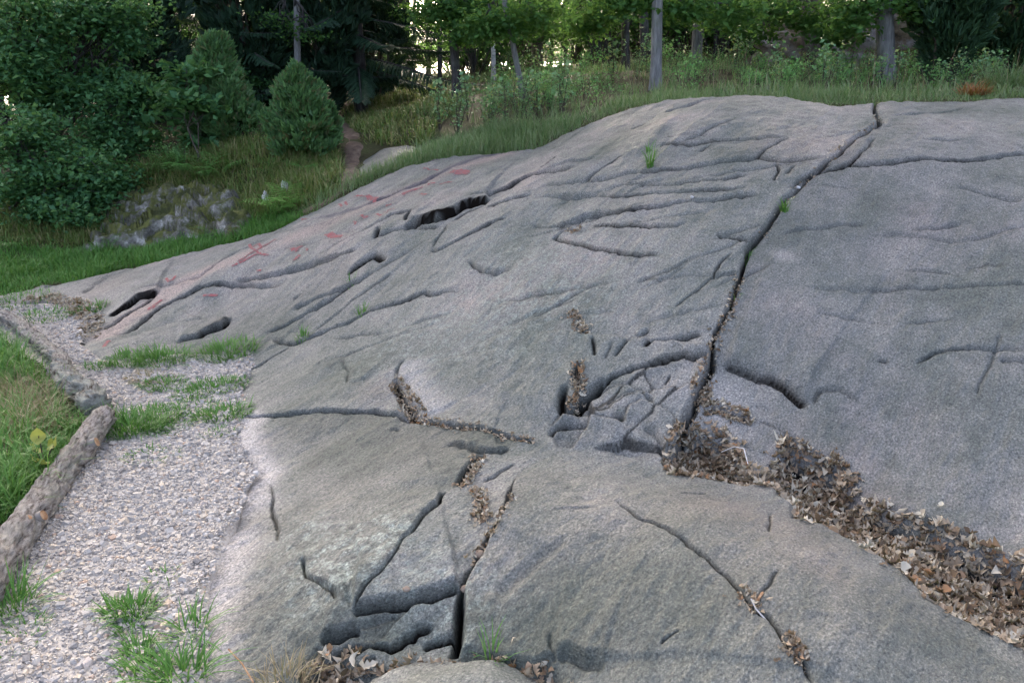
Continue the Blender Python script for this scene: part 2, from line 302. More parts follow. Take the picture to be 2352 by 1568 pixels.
def rockz(x, y, bz=None, want=False):
    x = np.asarray(x, float); y = np.asarray(y, float)
    z = base(x, y) if bz is None else bz.copy()
    ga = x * CAx + y * CAy; gb = -x * CAy + y * CAx
    kf = sstep(3.9, 5.6, y - .5 * x)
    z = z + .026 * fbm(ga * .7, gb * 1.5, 3) + (.003 + .003 * kf) * fbm(ga * 1.6 + 5, gb * 7, 3)
    ridg = 1 - np.abs(vnoise(ga * .9 + 3, gb * 5.5 + 1)); z = z + .010 * kf * ridg ** 3
    z = z + .0040 * fbm(x * 9, y * 9, 2) + .0030 * fbm(ga * 9, gb * 30, 2) + .0026 * fbm(x * 30 + 3, y * 30, 2)
    wx = .012 * vnoise(x * 6 + 40, y * 6) + .006 * vnoise(x * 19, y * 19 + 7) + .0012 * vnoise(x * 55, y * 55)
    wy = .012 * vnoise(x * 6, y * 6 + 70) + .006 * vnoise(x * 19 + 31, y * 19) + .0012 * vnoise(x * 55 + 9, y * 55)
    xx = (x + wx); yy = (y + wy); soil_shade = np.zeros(x.shape)
    for pl, w, dep, h, L, end, r, so_, x0, x1, y0, y1 in FEW:
        m = np.where((x > x0) & (x < x1) & (y > y0) & (y < y1))[0]
        if len(m) == 0: continue
        d, s, t = line_field(xx[m], yy[m], pl)
        tp = np.ones(len(m)) if end == 0 else sstep(0, end, t) * sstep(0, end, 1 - t)
        wv = w * (.75 + .5 * (vnoise(x[m] * 4, y[m] * 4) + .5))
        g = np.exp(-(d / np.maximum(wv, .004)) ** 2.5)
        dz = -dep * g * tp
        if h:
            hh = abs(h); up = (s > 0) if h > 0 else (s < 0)
            dz = dz + tp * np.where(up, hh * np.exp(-d / L) * (.5 + .5 * sstep(0, r, d)), -.18 * hh * np.exp(-d / (L * .6)))
        z[m] += dz; soil_shade[m] = np.maximum(soil_shade[m], np.exp(-(d / np.maximum(w * .9, .0016 * pl[:, 1].mean())) ** 2) * tp * so_ * (.8 + .5 * vnoise(x[m] * 3 + 8, y[m] * 3)))  # dark line along each crack: dirt plus undercut shade painted in
    for poly, ns, amp, tilt, sd_ in ((BLOCK, 7, .050, .22, 4), (HOLLOW, 4, .028, .14, 9)):
        b0 = np.min(poly, 0) - .2; b1 = np.max(poly, 0) + .2; m = np.where((x > b0[0]) & (x < b1[0]) & (y > b0[1]) & (y < b1[1]))[0]
        if len(m):
            g_ = np.random.default_rng(sd_); q = b0 + (b1 - b0) * g_.random((ns * 6, 2)); q = q[poly_sdf(q[:, 0], q[:, 1], poly) < .05][:ns]; k = sstep(.02, -.03, poly_sdf(xx[m], yy[m], poly))
            hx = .80; hy = .60; dx = xx[m][:, None] - q[None, :, 0]; dy = yy[m][:, None] - q[None, :, 1]; al = (dx * hx + dy * hy) * .48; ac = -dx * hy + dy * hx
            D = np.sqrt(al ** 2 + ac ** 2); o_ = np.argsort(D, 1)[:, :2]; rr = np.arange(len(m)); f1 = D[rr, o_[:, 0]]; f2 = D[rr, o_[:, 1]]; n0 = o_[:, 0]
            hh = g_.uniform(-1, 1, len(q)); ta = g_.uniform(-1, 1, len(q)); tb = g_.uniform(-.4, 1, len(q)); gap = f2 - f1
            z[m] += k * (amp * hh[n0] + tilt * (ta[n0] * al[rr, n0] * .7 + tb[n0] * ac[rr, n0]) - .008 * sstep(.015, .0, gap)); soil_shade[m] = np.maximum(soil_shade[m], k * (.6 if ns > 5 else .35) * sstep(.012, .002, gap))
    for poly, dp, ed in ((HOLLOW, .035, .10), (GULLY1, .12, .06), (GULLY2, .125, .07), (FRONT, .07, .06)):
        b0 = np.min(poly, 0) - .3; b1 = np.max(poly, 0) + .3
        m = np.where((x > b0[0]) & (x < b1[0]) & (y > b0[1]) & (y < b1[1]))[0]
        if len(m):
            sd = poly_sdf(xx[m], yy[m], poly); k = sstep(ed * .35, -ed, sd); z[m] -= dp * k
            if dp > .06: soil_shade[m] = np.maximum(soil_shade[m], sstep(-.02, -.06, sd))
    return (z, soil_shade) if want else z

# ------------------------------------------------------------------ materials
def new_mat(name):
    m = bpy.data.materials.new(name); m.use_nodes = True; n = m.node_tree.nodes; return m, n, m.node_tree.links, n['Principled BSDF']
def N(n, typ, **k):
    o = n.new(typ)
    for a, b in k.items():
        if a.startswith('i_'): o.inputs[a[2:].replace('_', ' ')].default_value = b
        else: setattr(o, a, b)
    return o
def ramp(n, l, src, stops):
    r = n.new('ShaderNodeValToRGB'); e = r.color_ramp.elements
    while len(e) < len(stops): e.new(.5)
    for i, (p, c) in enumerate(stops): e[i].position = p; e[i].color = (*c, 1) if len(c) == 3 else c
    l.new(src, r.inputs[0]); return r.outputs[0]
def mix(n, l, f, a, b, mode='MIX'):
    m = n.new('ShaderNodeMix'); m.data_type = 'RGBA'; m.blend_type = mode
    for s, q in ((f, 0), (a, 6), (b, 7)):
        if isinstance(s, (int, float)): m.inputs[q].default_value = s
        elif isinstance(s, tuple): m.inputs[q].default_value = (*s, 1)
        else: l.new(s, m.inputs[q])
    return m.outputs[2]
def noise(n, l, vec, scale, detail=4, rough=.6, typ=None):
    t = N(n, 'ShaderNodeTexNoise'); t.inputs['Scale'].default_value = scale; t.inputs['Detail'].default_value = detail; t.inputs['Roughness'].default_value = rough
    if vec is not None: l.new(vec, t.inputs['Vector'])
    return t.outputs[0]
def rough_mat(name, stops, scale, rough=.9, bump=.3, bscale=None, bdist=.005, spec=.2, detail=6):
    m, n, l, b = new_mat(name); tc = N(n, 'ShaderNodeTexCoord').outputs['Object']
    f = noise(n, l, tc, scale, detail); l.new(ramp(n, l, f, stops), b.inputs['Base Color'])
    b.inputs['Roughness'].default_value = rough; b.inputs['Specular IOR Level'].default_value = spec
    bp = N(n, 'ShaderNodeBump'); bp.inputs['Strength'].default_value = bump; bp.inputs['Distance'].default_value = bdist
    l.new(noise(n, l, tc, bscale or scale * 3, 5), bp.inputs['Height']); l.new(bp.outputs[0], b.inputs['Normal']); return m
def leaf_mat(name, cols, trans=.35, rough=.55):
    """cols: ramp colours, picked at random for each leaf"""
    m, n, l, b = new_mat(name); g = N(n, 'ShaderNodeNewGeometry')
    ad = N(n, 'ShaderNodeMath', operation='ADD'); l.new(g.outputs['Random Per Island'], ad.inputs[0]); l.new(N(n, 'ShaderNodeObjectInfo').outputs['Random'], ad.inputs[1])
    fr = N(n, 'ShaderNodeMath', operation='FRACT'); l.new(ad.outputs[0], fr.inputs[0])
    c = ramp(n, l, fr.outputs[0], [(i / max(1, len(cols) - 1), k) for i, k in enumerate(cols)])
    l.new(c, b.inputs['Base Color']); b.inputs['Roughness'].default_value = rough; b.inputs['Specular IOR Level'].default_value = .3
    if trans:
        t = N(n, 'ShaderNodeBsdfTranslucent'); l.new(mix(n, l, .5, c, (.11, .18, .03)), t.inputs[0])
        ms = N(n, 'ShaderNodeMixShader'); ms.inputs[0].default_value = trans
        l.new(b.outputs[0], ms.inputs[1]); l.new(t.outputs[0], ms.inputs[2]); l.new(ms.outputs[0], n['Material Output'].inputs[0])
    return m
def rock_material():
    m, n, l, b = new_mat('granite'); tc = N(n, 'ShaderNodeTexCoord').outputs['Object']
    mp = N(n, 'ShaderNodeMapping'); mp.inputs['Rotation'].default_value = (0, 0, rad(-52)); l.new(tc, mp.inputs[0])
    ms = N(n, 'ShaderNodeMapping'); ms.inputs['Scale'].default_value = (1.2, 9, 9); l.new(mp.outputs[0], ms.inputs[0])
    mg = N(n, 'ShaderNodeMapping'); mg.inputs['Scale'].default_value = (.7, 1, 1); l.new(mp.outputs[0], mg.inputs[0])
    streak = noise(n, l, ms.outputs[0], 1.6, 5, .65)
    big = noise(n, l, tc, 1.1, 5, .6); mid = noise(n, l, tc, 7, 6, .65); grain = noise(n, l, mg.outputs[0], 125, 2, .7); fine = noise(n, l, mg.outputs[0], 400, 1, .7)
    c = ramp(n, l, big, [(.30, (.108, .120, .103)), (.45, (.158, .164, .147)), (.58, (.196, .191, .174)), (.72, (.230, .202, .180))])
    c = mix(n, l, 1.0, c, ramp(n, l, mid, [(.28, (.72, .76, .73)), (.5, (1, 1, 1)), (.72, (1.2, 1.18, 1.16))]), 'MULTIPLY')
    c = mix(n, l, 1.0, c, ramp(n, l, streak, [(.3, (.84, .86, .85)), (.5, (1, 1, 1)), (.7, (1.12, 1.11, 1.1))]), 'MULTIPLY')
    mb = N(n, 'ShaderNodeMapping'); mb.inputs['Scale'].default_value = (.5, 2.4, 2.4); l.new(mp.outputs[0], mb.inputs[0])
    c = mix(n, l, 1.0, c, ramp(n, l, noise(n, l, mb.outputs[0], 1.0, 4, .6), [(.32, (.74, .79, .74)), (.5, (1, 1, 1)), (.68, (1.18, 1.14, 1.12))]), 'MULTIPLY')
    A = lambda nm: N(n, 'ShaderNodeAttribute', attribute_name=nm).outputs['Fac']
    c = mix(n, l, A('green'), c, mix(n, l, 1.0, c, (.515, .55, .52), 'MULTIPLY')); c = mix(n, l, A('cool'), c, mix(n, l, 1.0, c, (.78, .80, .82), 'MULTIPLY'))
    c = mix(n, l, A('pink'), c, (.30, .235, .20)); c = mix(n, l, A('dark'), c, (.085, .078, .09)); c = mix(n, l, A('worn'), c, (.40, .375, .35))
    lm = N(n, 'ShaderNodeMath', operation='MULTIPLY'); l.new(A('lichen'), lm.inputs[0]); l.new(ramp(n, l, noise(n, l, tc, 22, 6, .75), [(.48, (0, 0, 0)), (.6, (1, 1, 1))]), lm.inputs[1])
    c = mix(n, l, lm.outputs[0], c, (.245, .28, .24))
    c = mix(n, l, 1.0, c, ramp(n, l, grain, [(.30, (.38, .39, .40)), (.44, (.86, .87, .87)), (.56, (1.10, 1.10, 1.09)), (.70, (1.85, 1.8, 1.75))]), 'MULTIPLY')
    c = mix(n, l, 1.0, c, ramp(n, l, fine, [(.28, (.72, .72, .72)), (.5, (1, 1, 1)), (.72, (1.3, 1.28, 1.28))]), 'MULTIPLY')
    c = mix(n, l, A('soil_shade'), c, (.010, .0085, .007))  # near-black for crack dirt and for crack shade put into the colour
    l.new(c, b.inputs['Base Color']); b.inputs['Roughness'].default_value = .70; sm = N(n, 'ShaderNodeMath', operation='MULTIPLY_ADD'); l.new(A('soil_shade'), sm.inputs[0]); sm.inputs[1].default_value = -.42; sm.inputs[2].default_value = .42; l.new(sm.outputs[0], b.inputs['Specular IOR Level'])
    b1 = N(n, 'ShaderNodeBump'); b1.inputs['Strength'].default_value = .6; b1.inputs['Distance'].default_value = .006; l.new(grain, b1.inputs['Height'])
    b2 = N(n, 'ShaderNodeBump'); b2.inputs['Strength'].default_value = .22; b2.inputs['Distance'].default_value = .02; l.new(noise(n, l, ms.outputs[0], 5, 5, .7), b2.inputs['Height']); b3 = N(n, 'ShaderNodeBump'); b3.inputs['Strength'].default_value = .55; b3.inputs['Distance'].default_value = .014; l.new(noise(n, l, mg.outputs[0], 42, 4, .7), b3.inputs['Height']); l.new(b1.outputs[0], b3.inputs['Normal']); l.new(b3.outputs[0], b2.inputs['Normal'])
    l.new(b2.outputs[0], b.inputs['Normal']); return m
M_ROCK = rock_material()
M_SOIL = rough_mat('forest_soil', [(.3, (.030, .026, .014)), (.5, (.060, .058, .024)), (.7, (.085, .10, .035))], 3.0, bump=.8, bscale=40, bdist=.02)
M_PATH = rough_mat('path_earth', [(.3, (.09, .06, .045)), (.55, (.17, .12, .09)), (.75, (.26, .2, .15))], 14, bump=.6, bscale=60, bdist=.01)
M_GRIT = rough_mat('gravel_grit', [(.3, (.27, .245, .21)), (.5, (.42, .385, .335)), (.7, (.54, .50, .44))], 90, bump=.8, bscale=120, bdist=.006)
def gravel_mat():
    m, n, l, b = new_mat('gravel_stone'); g = N(n, 'ShaderNodeNewGeometry'); tc = N(n, 'ShaderNodeTexCoord').outputs['Object']
    c = ramp(n, l, g.outputs['Random Per Island'], [(0, (.23, .215, .195)), (.2, (.33, .31, .28)), (.5, (.445, .415, .37)), (.8, (.53, .485, .42)), (.93, (.56, .475, .36)), (.97, (.42, .31, .23)), (1, (.62, .59, .54))])
    c = mix(n, l, 1.0, c, ramp(n, l, noise(n, l, tc, 160, 3), [(.3, (.75, .75, .75)), (.7, (1.15, 1.15, 1.15))]), 'MULTIPLY')
    l.new(c, b.inputs['Base Color']); b.inputs['Roughness'].default_value = .85; b.inputs['Specular IOR Level'].default_value = .25; return m
M_GRAVEL = gravel_mat()
M_RED = rough_mat('red_paint', [(.38, (.21, .15, .14)), (.52, (.27, .11, .105)), (.68, (.34, .095, .095))], 40, rough=.85, bump=.3)
M_LITTER = leaf_mat('dry_leaf', [(0.082, 0.052, 0.033), (0.246, 0.173, 0.107), (0.431, 0.344, 0.238), (0.133, 0.086, 0.051), (0.534, 0.464, 0.345), (0.318, 0.235, 0.154), (0.616, 0.564, 0.438), (0.195, 0.120, 0.065), (0.472, 0.428, 0.336), (0.308, 0.156, 0.065)], .12, .75)

# ------------------------------------------------------------------ ground sheet
def polar(rs, an):
    A, Rr = np.meshgrid(an, rs); return Rr * np.sin(A), Rr * np.cos(A)
def grid_faces(nr, na, keep=None):
    i = np.arange(nr * na).reshape(nr, na)
    f = np.stack([i[:-1, :-1], i[:-1, 1:], i[1:, 1:], i[1:, :-1]], -1).reshape(-1, 4)
    return f if keep is None else f[keep]
def cells(poly, step, grow=.0):
    poly = np.asarray(poly)[:, :2]; a = poly.min(0) - step * 2 - grow; b = poly.max(0) + step * 2 + grow
    X, Y = np.meshgrid(np.arange(a[0], b[0], step), np.arange(a[1], b[1], step)); sd = poly_sdf(X, Y, poly)
    return X, Y, sd
GRAVEL = [tuple(p[:2]) for p in onto([(480,1568),(465,1480),(462,1400),(470,1340),(490,1300),(515,1250),(535,1200),(560,1130),(585,1085),(560,1040),(575,960),(565,880),(590,812),(480,822),(380,825),(300,835),(225,830),(170,792),(195,745),(230,715),(200,700),(100,700),(0,705)])] + [(-4.3, 5.7), (-4.2, 5.2)] + [tuple(p[:2]) for p in onto([(0,755),(80,815),(150,860),(240,940),(215,975),(120,1130),(0,1320)])] + [(-1.75, 1.6), (-1.6, .9), (-1.4, -.5), (-.5, -.5), (-.7, .6), (-.8, 1.3)]
DIRT = [tuple(p[:2]) for p in onto([(690,478),(760,445),(778,420),(778,380),(790,330),(765,270),(752,235),(775,200),(810,195),(830,215),(795,235),(790,265),(800,290),(840,330),(830,360),(826,400),(800,432),(740,470),(690,488)])]
rs = .25 * (170 / .25) ** np.linspace(0, 1, 270); an = np.linspace(-math.pi, math.pi, 321)
X, Y = polar(rs, an); Zg = base(X, Y)
def gnoise(X, Y): return .02 * fbm(X * 1.3, Y * 1.3, 3) * sstep(9, 4, np.hypot(X, Y)) + .10 * fbm(X * .45, Y * .45, 3) * sstep(7.6, 12, Y)
Zg += gnoise(X, Y)
near = (np.abs(X) < 9) & (Y < 9) & (Y > -2); sdr = np.full(X.shape, 9.0); sdr[near] = poly_sdf(X[near], Y[near], ROCK)
sdg = np.full(X.shape, 9.0); sdg[near] = poly_sdf(X[near], Y[near], GRAVEL)
Zg = Zg - .35 * sstep(.02, -.22, sdr) - .03 * sstep(.05, -.05, sdg) - .02
me = mk_mesh('ground', np.stack([X, Y, Zg], -1).reshape(-1, 3), grid_faces(*X.shape), M_SOIL, True)
tag(obj('ground', me), kind='structure')
def groundz(x, y): return baseq(x, y) + gnoise(x, y) - .02
# water beyond the wood
m_w, n_, l_, b_ = new_mat('lake_water'); b_.inputs['Base Color'].default_value = (.03, .045, .05, 1); b_.inputs['Roughness'].default_value = .12
bp = N(n_, 'ShaderNodeBump'); bp.inputs['Strength'].default_value = .25; bp.inputs['Distance'].default_value = .1; l_.new(noise(n_, l_, N(n_, 'ShaderNodeTexCoord').outputs['Object'], .8, 4), bp.inputs['Height']); l_.new(bp.outputs[0], b_.inputs['Normal'])
X, Y = polar(np.array([38, 90, 250, 1500.0]), np.linspace(-1.2, 1.2, 40))
tag(obj('lake', mk_mesh('lake', np.stack([X, Y, X * 0 - 1.4], -1).reshape(-1, 3), grid_faces(*X.shape), m_w, True)), kind='structure')

# ------------------------------------------------------------------ bedrock, split into slabs along its main cracks
rs = np.concatenate([np.linspace(.35, 1.45, 40, endpoint=False), 1.45 * (9.6 / 1.45) ** np.linspace(0, 1, 760)])
an = np.concatenate([np.linspace(-1.25, -.72, 40, endpoint=False), np.linspace(-.72, .72, 820), np.linspace(.72, 1.35, 45)[1:]])
X, Y = polar(rs, an); sh = X.shape; x = X.ravel(); y = Y.ravel()
sd = poly_sdf(x, y, ROCK); use = np.where(sd < .4)[0]
bz = np.zeros(len(x)); zz = np.full(len(x), -1.0); soil_shade = np.zeros(len(x))
bz[use] = base(x[use], y[use]); zr, so = rockz(x[use], y[use], bz[use], True)
zz[use] = zr; soil_shade[use] = so
edge_n = .035 * fbm(x * 5, y * 5, 3)
ed0, _, _ = line_field(x, y, onto(EDGE_V)); kz = sstep(.30, .0, ed0); zz = zz * (1 - kz) + np.minimum(zz, bz + .002 + .05 * np.clip(-sd, 0, 1)) * kz
zz -= .9 * np.clip(sd + edge_n + .03, 0, None) ** 1.15
fq = grid_faces(*sh); vm = (sd < .36); fq = fq[vm[fq].all(1)]
def near_line(pts, w): 
    d, s, t = line_field(x, y, onto(pts)); return np.exp(-(d / w) ** 2) * sstep(0, .1, t) * sstep(0, .1, 1 - t)
def patch(u, v, r):
    c = onto([(u, v)])[0]; return np.exp(-((x - c[0]) ** 2 + (y - c[1]) ** 2) / (r * r))
nz = .5 + .5 * fbm(x * 2.5, y * 2.5, 3); ga = x * CAx + y * CAy; gb = -x * CAy + y * CAx
ed, _, _ = line_field(x, y, onto(EDGE_V[:12])); worn = sstep(.14, .02, ed * (1 - .30 * (y < 3)) + .10 * (nz - .5)) * .88
worn = np.maximum(worn, .5 * near_line([(930,830),(960,900),(1010,950)], .10)); worn = np.maximum(worn, .55 * patch(1650, 930, .16) + .4 * patch(1800, 595, .05))
pink = 1.1 * near_line([(200,790),(280,745),(360,690),(460,630),(560,590),(640,560)], .10) + .8 * near_line([(600,575),(700,535),(800,490),(1000,410),(1200,345)], .13) + .45 * patch(1700, 1190, .25) + .35 * patch(1830, 340, .3) + .3 * patch(250, 660, .4) + .3 * patch(870, 890, .12)
pink = np.clip(pink * (.35 + .8 * nz), 0, .8)
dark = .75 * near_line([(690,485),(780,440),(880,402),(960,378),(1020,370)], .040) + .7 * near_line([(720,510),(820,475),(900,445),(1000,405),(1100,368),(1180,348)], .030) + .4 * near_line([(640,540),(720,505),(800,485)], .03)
soil_shade = np.maximum(soil_shade, np.maximum(.97 * near_line(Z('b',(940,645),(1010,628),(1090,610),(1170,588),(1250,562),(1310,540),(1350,500),(1400,480),(1480,470),(1560,455)), .019), np.maximum(.9 * near_line(Z('c',(740,1270),(850,1210),(960,1150),(1040,1120),(1110,1100)), .017), 0.35 * near_line(Z('c',(1370,1395),(1430,1360),(1520,1320),(1570,1280)), .035))))  # slots: stain plus overhang shade painted near-black; last line is the hollow's lichen
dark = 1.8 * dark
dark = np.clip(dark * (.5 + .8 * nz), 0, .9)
lich = patch(780, 1280, .22) + .9 * patch(850, 1240, .13) + .7 * patch(700, 1215, .10) + .5 * patch(1030, 1370, .14) + .4 * patch(900, 800, .3) + .4 * patch(1100, 760, .4) + .35 * patch(1350, 650, .5) + .3 * patch(1200, 580, .5) + .4 * patch(1060, 1420, .15)
lich = np.clip(lich, 0, 1)
def plan(v): return [tuple(p[:2]) for p in onto(v)]
SLAB_POLY = [plan(MAIN + [(1600,980),(1700,1060),(1760,1100),(1840,1160),(1960,1190),(2050,1225),(2150,1280),(2250,1335),(2352,1390)]) + [(2.2, 1.6), (9, 1.5), (9, 9), (2.95, 9)],
 plan([(1520,1078),(1600,1090),(1700,1105),(1760,1100),(1840,1160),(1960,1190),(2050,1225),(2150,1280),(2250,1335),(2352,1390)]) + [(2.2, 1.6), (9, 1.5), (9, -2), (.05, -2), (.05, 1.7)] + plan([(1030,1530)] + Z('f',(1430,1400),(1480,1250),(1500,1120),(1530,980),(1550,850),(1590,740),(1640,620),(1680,530),(1760,400),(1840,290),(1900,150),(1950,0)) + [(1225,1045),(1240,1015),(1330,1020),(1430,1045)]),
 plan(Z('f',(1950,0),(1900,150),(1840,290),(1760,400),(1680,530),(1640,620),(1590,740),(1550,850),(1540,790),(1300,850),(1100,900),(900,950),(700,990),(780,880),(840,800),(930,700),(1010,600),(1080,460),(1140,390),(1240,240),(1340,150),(1370,50)) + Z('e',(1780,1180),(1840,1090),(1900,1000),(1970,925),(2080,930),(2240,840),(2300,900),(2240,1130))),
 plan(Z('f',(700,990),(900,950),(1100,900),(1300,850),(1540,790),(1550,850),(1530,980),(1500,1120),(1480,1250),(1430,1400)) + [(1030,1540),(740,1540),(735,1480)]),
 plan(Z('e',(80,648),(200,660),(340,660),(430,650),(560,620),(700,610),(900,605),(1000,595),(1100,580),(1250,590),(1350,620),(1450,650),(1600,680),(1750,700),(1900,740),(2000,770),(2100,800),(2240,840),(2080,930),(1970,925),(1900,1000),(1840,1090),(1780,1180),(1650,1215)) + Z('f',(1370,50),(1340,150),(1240,240),(1140,390),(1080,460),(1010,600),(930,700),(840,800),(780,880),(700,990)) + [(735,1480),(740,1560)]) + [(-.6, 1.6), (-.6, -2), (-2, -2), (-2, 3.4), (-1.6, 3.75)]]
in4 = sstep(.03, -.03, poly_sdf(x, y, SLAB_POLY[4])); in0 = sstep(.03, -.03, poly_sdf(x, y, SLAB_POLY[0])); in1 = sstep(.03, -.03, poly_sdf(x, y, SLAB_POLY[1]))
green = .95 * in4 * sstep(.08, .26, ed + .12 * (nz - .5)) + .85 * in1 * sstep(3.2, 2.4, y) + .6 * patch(480, 770, .45) + .5 * patch(700, 700, .45) + .45 * patch(800, 900, .5) + .3 * patch(1150, 830, .5)
green = np.clip(green * (.55 + .7 * nz), 0, 1); cool = np.clip(in0 * (.6 + .5 * nz) * sstep(7.0, 4.6, y), 0, 1)
fx = x[fq].mean(1); fy = y[fq].mean(1); lab = np.zeros(len(fq), int)
for k, pg in enumerate(SLAB_POLY, 1):
    lab[(lab == 0) & (poly_sdf(fx, fy, pg) < 0)] = k
SL_LABEL = ['long grey rock slab with red carvings and many ledges', 'smooth bluish slab right of the long crack', 'coarse pinkish grey slab below the leaf-filled gully', 'narrow wedge of rock between two cracks', 'dark broken ledges in the hollow at the lower edge', 'greenish grey lower slab beside the gravel']
bed = empty('bedrock'); tag(bed, kind='structure'); bed['label'] = 'bare glacier-smoothed grey granite outcrop with cracks'
V = np.stack([x, y, zz], -1); SLOBJ = []
for k in range(6):
    f = fq[lab == k]
    if not len(f): continue
    u, inv = np.unique(f, return_inverse=True); me = mk_mesh('rock_slab', V[u], inv.reshape(-1, 4), M_ROCK, True)
    for nm, a in (('worn', worn), ('green', green), ('cool', cool), ('pink', pink), ('dark', dark), ('lichen', lich), ('soil_shade', np.clip(soil_shade * 1.3, 0, 1))): attr(me, nm, a[u])
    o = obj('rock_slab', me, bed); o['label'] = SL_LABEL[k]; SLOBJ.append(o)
UPPER = SLOBJ[0]

# ------------------------------------------------------------------ red-painted carvings (flat paint lying on the rock)
def on_rock(pts):
    p = onto(pts); p[:, 2] = rockz(p[:, 0], p[:, 1]); return p
def stroke(pts, w=.018):
    q = []
    for a, b in zip(pts[:-1], pts[1:]):
        for t in np.linspace(0, 1, 6, endpoint=False): q.append((a[0] + (b[0] - a[0]) * t, a[1] + (b[1] - a[1]) * t))
    q.append(pts[-1]); p = onto(q); d = unit(np.gradient(p[:, :2], axis=0)); nn = np.stack([-d[:, 1], d[:, 0]], -1)
    k = (w * .5 * (.7 + .6 * R.random(len(p))))[:, None]; rows = [p[:, :2] - nn * k, p[:, :2], p[:, :2] + nn * k]
    V = np.stack(rows, 1).reshape(-1, 2); z = rockz(V[:, 0], V[:, 1]) + .004; V = np.c_[V, z]; n = len(p)
    return V, grid_faces(n, 3)
def blob(pts):
    poly = onto(pts)[:, :2]; X, Y, sd = cells(poly, .014); x_ = X.ravel(); y_ = Y.ravel(); z = rockz(x_, y_) + .004
    f = grid_faces(*X.shape); s_ = sd.ravel() + .008 * vnoise(x_ * 40, y_ * 40); f = f[(s_[f] < .006).all(1)]
    if not len(f): return None
    u, inv = np.unique(f, return_inverse=True); return np.c_[x_, y_, z][u], inv.reshape(-1, 4)
CARV = [('s', Z('c',(1720,775),(1740,810),(1790,840),(1850,842))), ('s', Z('c',(1738,795),(1780,772),(1800,800))), ('s', Z('c',(1640,900),(1720,850),(1800,805),(1900,745))), ('s', Z('c',(1650,910),(1720,870),(1800,830))), ('s', Z('c',(1600,935),(1640,915))),
 ('b', Z('c',(1985,805),(2030,783),(2080,792),(2045,815))), ('b', Z('c',(2012,890),(2048,838),(2068,842),(2042,884))), ('b', Z('c',(2106,788),(2118,785),(2124,812),(2110,808))), ('b', Z('c',(1752,922),(1766,965),(1800,952),(1768,932))),
 ('s', Z('c',(1146,1015),(1165,1036),(1195,1022),(1212,1000))), ('s', Z('c',(1020,1228),(1060,1195),(1120,1155))), ('s', Z('c',(1050,1220),(1075,1198))), ('s', Z('o',(238,798),(243,789),(250,782))), ('s', Z('c',(2240,690),(2300,702),(2340,720))), ('s', Z('c',(1400,1130),(1500,1115))),
 ('b', Z('b',(1250,290),(1300,270),(1412,266),(1385,292),(1290,297))), ('s', Z('b',(1080,252),(1120,265),(1185,268))), ('s', Z('b',(930,412),(1000,382),(1075,360)), .03), ('s', Z('b',(1110,345),(1160,352))), ('s', Z('b',(1190,357),(1280,345))),
 ('b', Z('b',(655,437),(700,428),(778,440),(742,468),(700,460))), ('s', Z('b',(600,440),(660,437))), ('s', Z('b',(495,488),(518,512))), ('s', Z('b',(538,478),(557,502))), ('b', Z('b',(622,566),(660,553),(706,560),(672,573))),
 ('s', Z('b',(755,540),(790,560),(835,552))), ('s', Z('b',(808,524),(845,530),(882,536))), ('b', Z('b',(600,600),(620,598),(622,628),(606,622))), ('s', Z('b',(400,690),(450,712),(512,722))), ('s', Z('b',(428,680),(520,712))), ('s', Z('b',(240,590),(278,596))), ('s', Z('b',(1055,418),(1100,432))), ('s', Z('b',(820,480),(860,470)), .03), ('s', Z('b',(200,790),(250,765)))]
for rec in CARV:
    r_ = stroke(rec[1], *(rec[2:] or (.021,))) if rec[0] == 's' else blob(rec[1])
    if r_ is None: continue
    obj('red_carving', mk_mesh('red_carving', r_[0], r_[1], M_RED, True), UPPER)

# ------------------------------------------------------------------ small builders
def rotz(a): c, s = np.cos(a), np.sin(a); o = np.zeros_like(a); i = o + 1; return np.stack([np.stack([c, -s, o], -1), np.stack([s, c, o], -1), np.stack([o, o, i], -1)], -2)
def rand_rot(n, tilt=math.pi):
    a = R.random(n) * 6.283; b = R.random(n) * 6.283; t = tilt * np.sqrt(R.random(n)); c, s = np.cos(t), np.sin(t); o = np.zeros(n)
    X = np.stack([np.stack([o + 1, o, o], -1), np.stack([o, c, -s], -1), np.stack([o, s, c], -1)], -2)
    return rotz(a) @ X @ rotz(b)
def inst(Vt, F, Rm, pos, sc):
    n = len(pos); V = np.einsum('nij,vj->nvi', Rm, Vt) * sc.reshape(n, 1, -1) + pos[:, None, :]
    return V.reshape(-1, 3), (F[None] + (np.arange(n) * len(Vt))[:, None, None]).reshape(-1, F.shape[1])
def tube(pts, rad_, sides=8, rough=0.0, cap=True):
    pts = np.asarray(pts, float); n = len(pts); rad_ = np.broadcast_to(np.asarray(rad_, float), (n,))
    t = unit(np.gradient(pts, axis=0)); up = np.where(np.abs(t[:, 2:3]) > .9, [[1., 0, 0]], [[0., 0, 1]]); a = unit(np.cross(t, up)); b = np.cross(t, a)
    th = np.linspace(0, 2 * math.pi, sides, endpoint=False); rr = rad_[:, None] * (1 + rough * (R.random((n, sides)) - .5))
    V = (pts[:, None] + rr[..., None] * (np.cos(th)[None, :, None] * a[:, None] + np.sin(th)[None, :, None] * b[:, None])).reshape(-1, 3)
    i = np.arange(n * sides).reshape(n, sides); j = np.roll(i, -1, 1)
    F = np.stack([i[:-1], j[:-1], j[1:], i[1:]], -1).reshape(-1, 4)
    if cap:
        V = np.concatenate([V, pts[:1], pts[-1:]]); k = n * sides; s_ = np.arange(sides)
        T = np.concatenate([np.stack([i[0], np.full(sides, k), j[0]], -1), np.stack([i[-1], j[-1], np.full(sides, k + 1)], -1)])
        return V, [F, T]
    return V, [F]
